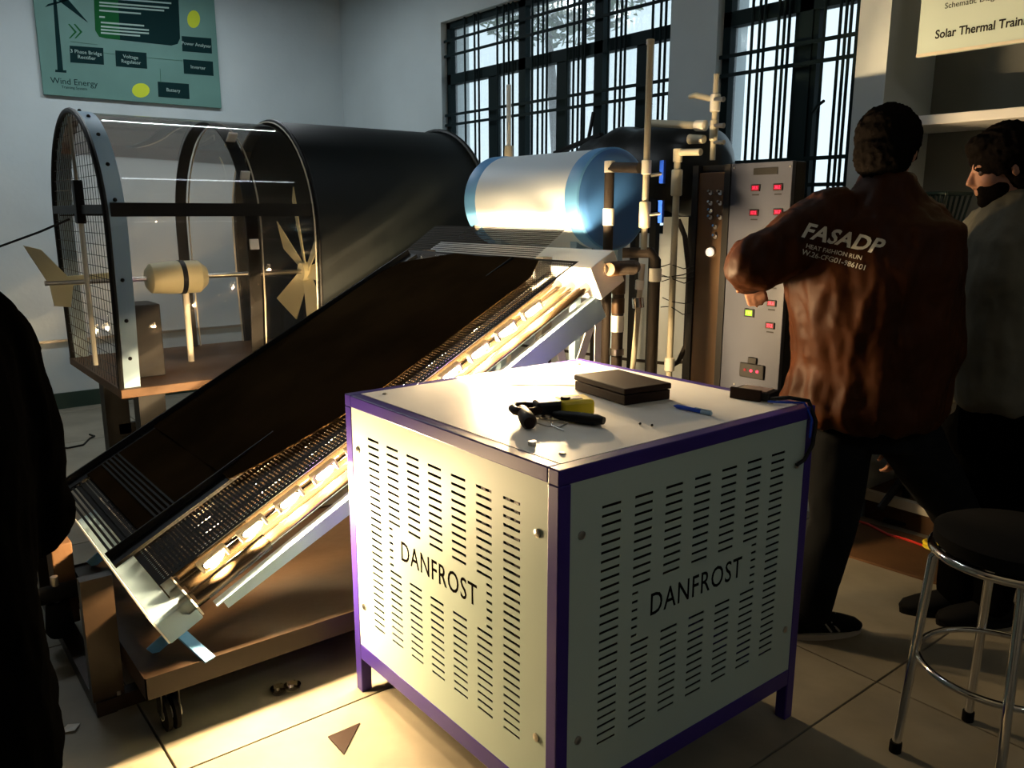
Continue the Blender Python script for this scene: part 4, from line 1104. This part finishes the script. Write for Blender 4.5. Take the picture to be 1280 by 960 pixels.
def head(b, c, f, up, sc=1.0):
    f = Vector(f).normalized(); up = Vector(up); up = (up - f * up.dot(f)).normalized(); r = f.cross(up)
    R_ = Matrix((f, r, up)).transposed()
    P = lambda x, y, z: Vector(c) + R_ @ (Vector((x, y, z)) * sc)
    b.ball(P(-.012, 0, .025), (.096 * sc, .076 * sc, .088 * sc), R_, 24, 16)
    b.ball(P(.026, 0, -.030), (.066 * sc, .058 * sc, .080 * sc), R_, 20, 14)
    b.ball(P(.062, 0, -.093), (.026 * sc, .028 * sc, .022 * sc), R_)
    b.ball(P(.070, 0, .022), (.020 * sc, .052 * sc, .014 * sc), R_)
    b.loft([(P(.088, 0, .012), R_ @ Vector((.006, 0, 0)) * sc, R_ @ Vector((0, .008, 0)) * sc), (P(.104, 0, -.014), R_ @ Vector((.008, 0, 0)) * sc, R_ @ Vector((0, .011, 0)) * sc),
            (P(.108, 0, -.028), R_ @ Vector((.010, 0, 0)) * sc, R_ @ Vector((0, .016, 0)) * sc), (P(.092, 0, -.040), R_ @ Vector((.010, 0, 0)) * sc, R_ @ Vector((0, .014, 0)) * sc)], 12)
    b.ball(P(.085, 0, -.056), (.012 * sc, .024 * sc, .007 * sc), R_)
    b.ball(P(.083, 0, -.068), (.012 * sc, .022 * sc, .008 * sc), R_)
    for s in (-1, 1):
        b.ball(P(-.008, s * .077, -.008), (.018 * sc, .008 * sc, .032 * sc), R_ @ rotm('Z', s * 18))
        b.ball(P(.055, s * .040, -.030), (.028 * sc, .020 * sc, .022 * sc), R_)
    return P, R_
def hair_mesh(P, R_, sc, seed, line=.0):
    b = B()
    b.ball(P(-.020, 0, .038), (.108 * sc, .093 * sc, .098 * sc), R_, 24, 16)
    b.ball(P(-.050, 0, -.025), (.076 * sc, .082 * sc, .082 * sc), R_, 20, 14)
    b.ball(P(.045, 0, .078), (.052 * sc, .066 * sc, .038 * sc), R_, 16, 12)
    for s in (-1, 1): b.ball(P(.018, s * .070, .012), (.018 * sc, .012 * sc, .040 * sc), R_)
    me = remesh(b, .006, 2)
    wrinkle(me, .008, 38, seed, (1, 1, 1))
    return me
def person(name, label, J, jm, tm, jl, base, hs=1.0, seed=1, beard=False, hand_dir=None, jacket_mat=None):
    """J: joints. Everything in metres, world space."""
    f = J['face'].normalized(); bf = J['front'].normalized(); side = Vector((0, 0, 1)).cross(bf).normalized()   # side = person's left
    t = thing(name, label, 'person', base)
    U = Vector((0, 0, 1))
    b = B()
    P, R_ = head(b, J['head'], f, J.get('hup', U), hs)
    nk = J['neck']
    limb(b, [nk - U * .03, J['head'] - U * .05 - f * .02], [.060, .056])
    pel, ch = J['pelvis'], J['chest']
    mid = pel.lerp(ch, .5)
    b.loft([(pel - U * .08, side * .13, bf * .09), (pel, side * .155, bf * .105), (mid, side * .135, bf * .095), (ch, side * .165, bf * .11), (ch.lerp(nk, .6), side * .15, bf * .085), (nk, side * .06, bf * .055)], 24)
    for s in 'LR':
        limb(b, [J['sh' + s], J['el' + s], J['wr' + s]], [.050, .038, .026])
        limb(b, [J['hip' + s], J['kn' + s], J['an' + s]], [.080, .053, .036])
        toe = J['an' + s] + J['foot' + s] * .08 - U * .055
        limb(b, [J['an' + s] - U * .04, toe], [.030, .018])
        hd, pn, cu = J['hand' + s]
        hand(b, J['wr' + s], hd, pn, 1.0, cu)
    body = remesh(b, .0065, 3)
    link('body', body, M['skin'], t)
    h = hair_mesh(P, R_, hs, seed); link('hair', h, M['hair'], t)
    if beard:
        b = B(); b.ball(P(.036, 0, -.060), (.058 * hs, .060 * hs, .054 * hs), R_, 20, 14); b.ball(P(.066, 0, -.095), (.028 * hs, .034 * hs, .024 * hs), R_)
        me = remesh(b, .006, 2)
        # keep only the lower face
        link('beard', me, M['hair'], t)
    for s in (-1, 1): B().ball(P(.074, s * .030, -.002), .0095 * hs, None, 10, 8).fin('eye', M['eye'], t, smooth=True)
    # jacket
    b = B()
    k = J.get('bulk', 1.0)
    hem = J['hem']
    b.loft([(hem, side * .195 * k, bf * .15 * k), (hem + U * .05, side * .215 * k, bf * .165 * k), (pel.lerp(ch, .35), side * .205 * k, bf * .155 * k), (ch, side * .225 * k, bf * .155 * k),
            (ch.lerp(nk, .55), side * .205 * k, bf * .13 * k), (ch.lerp(nk, .85), side * .12, bf * .095), (nk + U * .02, side * .078, bf * .072), (nk + U * .045, side * .07, bf * .066)], 28)
    for s in 'LR':
        limb(b, [J['sh' + s] + (nk - J['sh' + s]) * .25, J['sh' + s], J['sh' + s].lerp(J['el' + s], .5), J['el' + s], J['el' + s].lerp(J['wr' + s], .6), J['wr' + s].lerp(J['el' + s], .06)],
             [.082 * k, .080 * k, .075 * k, .068 * k, .058 * k, .046 * k], 16)
    me = remesh(b, .010, 5)
    wrinkle(me, J.get('wr', .018), 11, seed * 3.1, (1, 1, .3)); wrinkle(me, .004, 26, seed * 1.3, (1, 1, .6))
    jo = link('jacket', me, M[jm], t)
    # trousers
    b = B()
    b.loft([(hem + U * .10, side * .165, bf * .12), (pel, side * .175, bf * .125), (pel - U * .10, side * .16, bf * .115)], 24)
    for s in 'LR':
        limb(b, [J['hip' + s], J['hip' + s].lerp(J['kn' + s], .5), J['kn' + s], J['kn' + s].lerp(J['an' + s], .5), J['an' + s] - U * .01], [.102, .092, .076, .068, .062], 16)
    me = remesh(b, .011, 4); wrinkle(me, .007, 11, seed * 1.7)
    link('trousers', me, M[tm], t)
    for s in 'LR':
        an = J['an' + s]; fd = J['foot' + s].normalized(); sd = U.cross(fd)
        z0 = .0
        g = lambda u, z: Vector((an.x, an.y, 0)) + fd * u + U * z
        b = B(); b.loft([(g(-.085, .045), sd * .022, U * .028), (g(-.07, .050), sd * .035, U * .044), (g(-.01, .058), sd * .039, U * .052), (g(.06, .046), sd * .044, U * .040), (g(.13, .036), sd * .046, U * .030), (g(.175, .030), sd * .034, U * .022), (g(.195, .026), sd * .012, U * .010)], 20)
        sh_ = b.fin('shoe', M['rubber'], t, smooth=True)
        b = B(); b.loft([(g(-.09, z), sd * .02, fd * .001) for z in (.0, .001)][:0] or [(g(.05, .0), fd * .145, sd * .047), (g(.05, .02), fd * .148, sd * .048)], 24)
        b.fin('sole', M['sole'] if J.get('pale_sole') else M['rubber'], sh_)
        if J.get('pale_sole'):
            b = B()
            for u in (.02, .045, .07, .095): b.tube([g(u, .088 - u * .25) + sd * .022, g(u, .097 - u * .25), g(u, .088 - u * .25) - sd * .022], .0035, 6)
            for u in (.03, .06): b.tube([g(u, .075 - u * .2) + sd * .036, g(u + .03, .03) + sd * .046], .004, 6); b.tube([g(u, .075 - u * .2) - sd * .036, g(u + .03, .03) - sd * .046], .004, 6)
            b.fin('laces', M['sole'], sh_)
    return t, jo, P, R_
U = Vector((0, 0, 1))
lat = RT.copy()            # towards the right of the room as seen from the entrance
# ---- person 1: dark jacket seen from behind
D1 = 2.66
f1 = Vector((.90, .44, 0)).normalized()
J = dict(face=(f1 + Vector((.10, -.15, -.30))), front=f1, head=pv(1109, 190, D1 + .02), neck=pv(1108, 238, D1 - .02), chest=pv(1088, 340, D1), pelvis=pv(1088, 520, D1),
         hem=pv(1074, 526, D1), bulk=1.16, pale_sole=True,
         shL=pv(1018, 288, D1), elL=pv(940, 333, D1 - .02), wrL=pv(938, 342, D1 + .12),
         shR=pv(1158, 300, D1 + .02), elR=pv(1170, 440, D1 - .03), wrR=pv(1126, 548, D1 + .06),
         hipL=pv(1050, 545, D1), knL=pv(1042, 655, D1 - .02), anL=pv(1012, 768, D1 - .02), hipR=pv(1135, 545, D1), knR=pv(1200, 650, D1 + .1), anR=pv(1218, 745, D1 + .20),
         footL=Vector((.75, -.45, 0)).normalized(), footR=Vector((.9, .3, 0)).normalized(),
         handL=(Vector((.55, .1, -.8)), Vector((.8, .5, .1)), .22), handR=(Vector((.1, .1, -1)), Vector((.3, .9, 0)), .6))
for s in 'LR': J['an' + s].z = .095
per1, jk1, _, _ = person('person', 'person in dark jacket with lettering on the back, reaching to the cabinet', J, 'jbrown', 'denim', None, (J['anL'].x, J['anL'].y, 0), 1.02, 2)
# lettering on the back
dg = bpy.context.evaluated_depsgraph_get()
jm_ = jk1.data.copy(); jm_.transform(Matrix.Translation(worldloc(per1)))
bmj = bmesh.new(); bmj.from_mesh(jm_); bvh = BVHTree.FromBMesh(bmj)
def on_jacket(name, txt, size, px, py, slope, mname, sx=1.0, sp_=1.0, shear=0.0):
    me = text_mesh(txt, size, 0, 'CENTER', sp_, .03 if size > .04 else .012)
    c = pv(px, py, 2.2); dirv = ray(px, py).normalized()
    right = (RT - dirv * RT.dot(dirv)).normalized(); up_ = right.cross(dirv)
    rr = (right * math.cos(slope) - up_ * math.sin(slope)); uu = (up_ * math.cos(slope) + right * math.sin(slope))
    bmt = bmesh.new(); bmt.from_mesh(me)
    bmesh.ops.triangulate(bmt, faces=bmt.faces[:]); bmesh.ops.subdivide_edges(bmt, edges=[e for e in bmt.edges if e.calc_length() > size * .3], cuts=1)
    vs = list(bmt.verts)
    for v in vs:
        o_ = c + rr * (v.co.x + v.co.y * shear) * sx + uu * v.co.y
        hit, nrm, _, _ = bvh.ray_cast(o_, dirv)
        v.co = (hit + nrm * .003) if hit else o_ + dirv * .45
    bmt.to_mesh(me); bmt.free()
    link(name, me, M[mname], per1)
on_jacket('back_lettering', 'FASADP', .062, 1053, 299, math.radians(13), 'silver', 1.02, 1.05, .25)
on_jacket('back_lettering', 'HEAT FASHION RUN', .018, 1042, 315, math.radians(13), 'silver', 1.0, 1.0)
on_jacket('back_lettering', 'W.26-CFG01-986101', .022, 1042, 325, math.radians(15), 'silver', 1.0, 1.0)
# ---- person 2: grey jacket, looking left
D2 = 2.80
f2 = Vector((-.35, .94, 0)).normalized()
J = dict(face=(Vector((-.62, .76, -.28))), front=f2, head=pv(1254, 208, D2), neck=pv(1264, 258, D2), chest=pv(1262, 350, D2), pelvis=pv(1245, 520, D2),
         hem=pv(1250, 505, D2), bulk=.98,
         shL=pv(1225, 300, D2 + .10), elL=pv(1215, 410, D2 + .16), wrL=pv(1195, 480, D2 + .25),
         shR=pv(1310, 305, D2 - .08), elR=pv(1330, 420, D2 - .1), wrR=pv(1310, 500, D2 + .0),
         hipL=pv(1215, 545, D2 + .05), knL=pv(1205, 660, D2 + .03), anL=pv(1190, 775, D2), hipR=pv(1275, 545, D2 - .05), knR=pv(1262, 665, D2 - .05), anR=pv(1235, 790, D2 - .08),
         footL=Vector((-.70, .60, 0)).normalized(), footR=Vector((-.75, .55, 0)).normalized(),
         handL=(Vector((-.3, .6, -.6)), Vector((.9, .1, 0)), .5), handR=(Vector((-.2, .5, -.8)), Vector((-.9, .1, 0)), .5))
for s in 'LR': J['an' + s].z = .095
person('person', 'person in grey beige jacket and dark trousers, looking left at right edge', J, 'jgrey', 'jblk2', None, (J['anL'].x, J['anL'].y, 0), 1.02, 5, beard=True)
# ---- person 3: dark figure close at the left edge
D3 = .84
f3 = (-RT + HD * .25).normalized()
C3 = pv(-215, 430, D3); s3 = Vector((0, 0, 1)).cross(f3)
def B3(l, z, fo=0): return Vector((C3.x, C3.y, 0)) + s3 * l + f3 * fo + U * z
J = dict(face=f3, front=f3, bulk=.86, wr=.006, head=B3(0, 1.635, -.075), neck=B3(0, 1.42, -.03), chest=B3(0, 1.13), pelvis=B3(0, .88), hem=B3(0, .72),
         shL=B3(.17, 1.28), elL=B3(.20, 1.06, .0), wrL=B3(.18, 1.02, .24), shR=B3(-.17, 1.28), elR=B3(-.20, 1.06, -.02), wrR=B3(-.17, 1.04, .20),
         hipL=B3(.09, .85), knL=B3(.10, .48, .02), anL=B3(.11, .095, -.02), hipR=B3(-.09, .85), knR=B3(-.11, .48, .03), anR=B3(-.12, .095, .0),
         footL=f3, footR=f3, handL=(f3 + Vector((0, 0, .3)), s3 * -1, .5), handR=(f3 + Vector((0, 0, .3)), s3, .5))
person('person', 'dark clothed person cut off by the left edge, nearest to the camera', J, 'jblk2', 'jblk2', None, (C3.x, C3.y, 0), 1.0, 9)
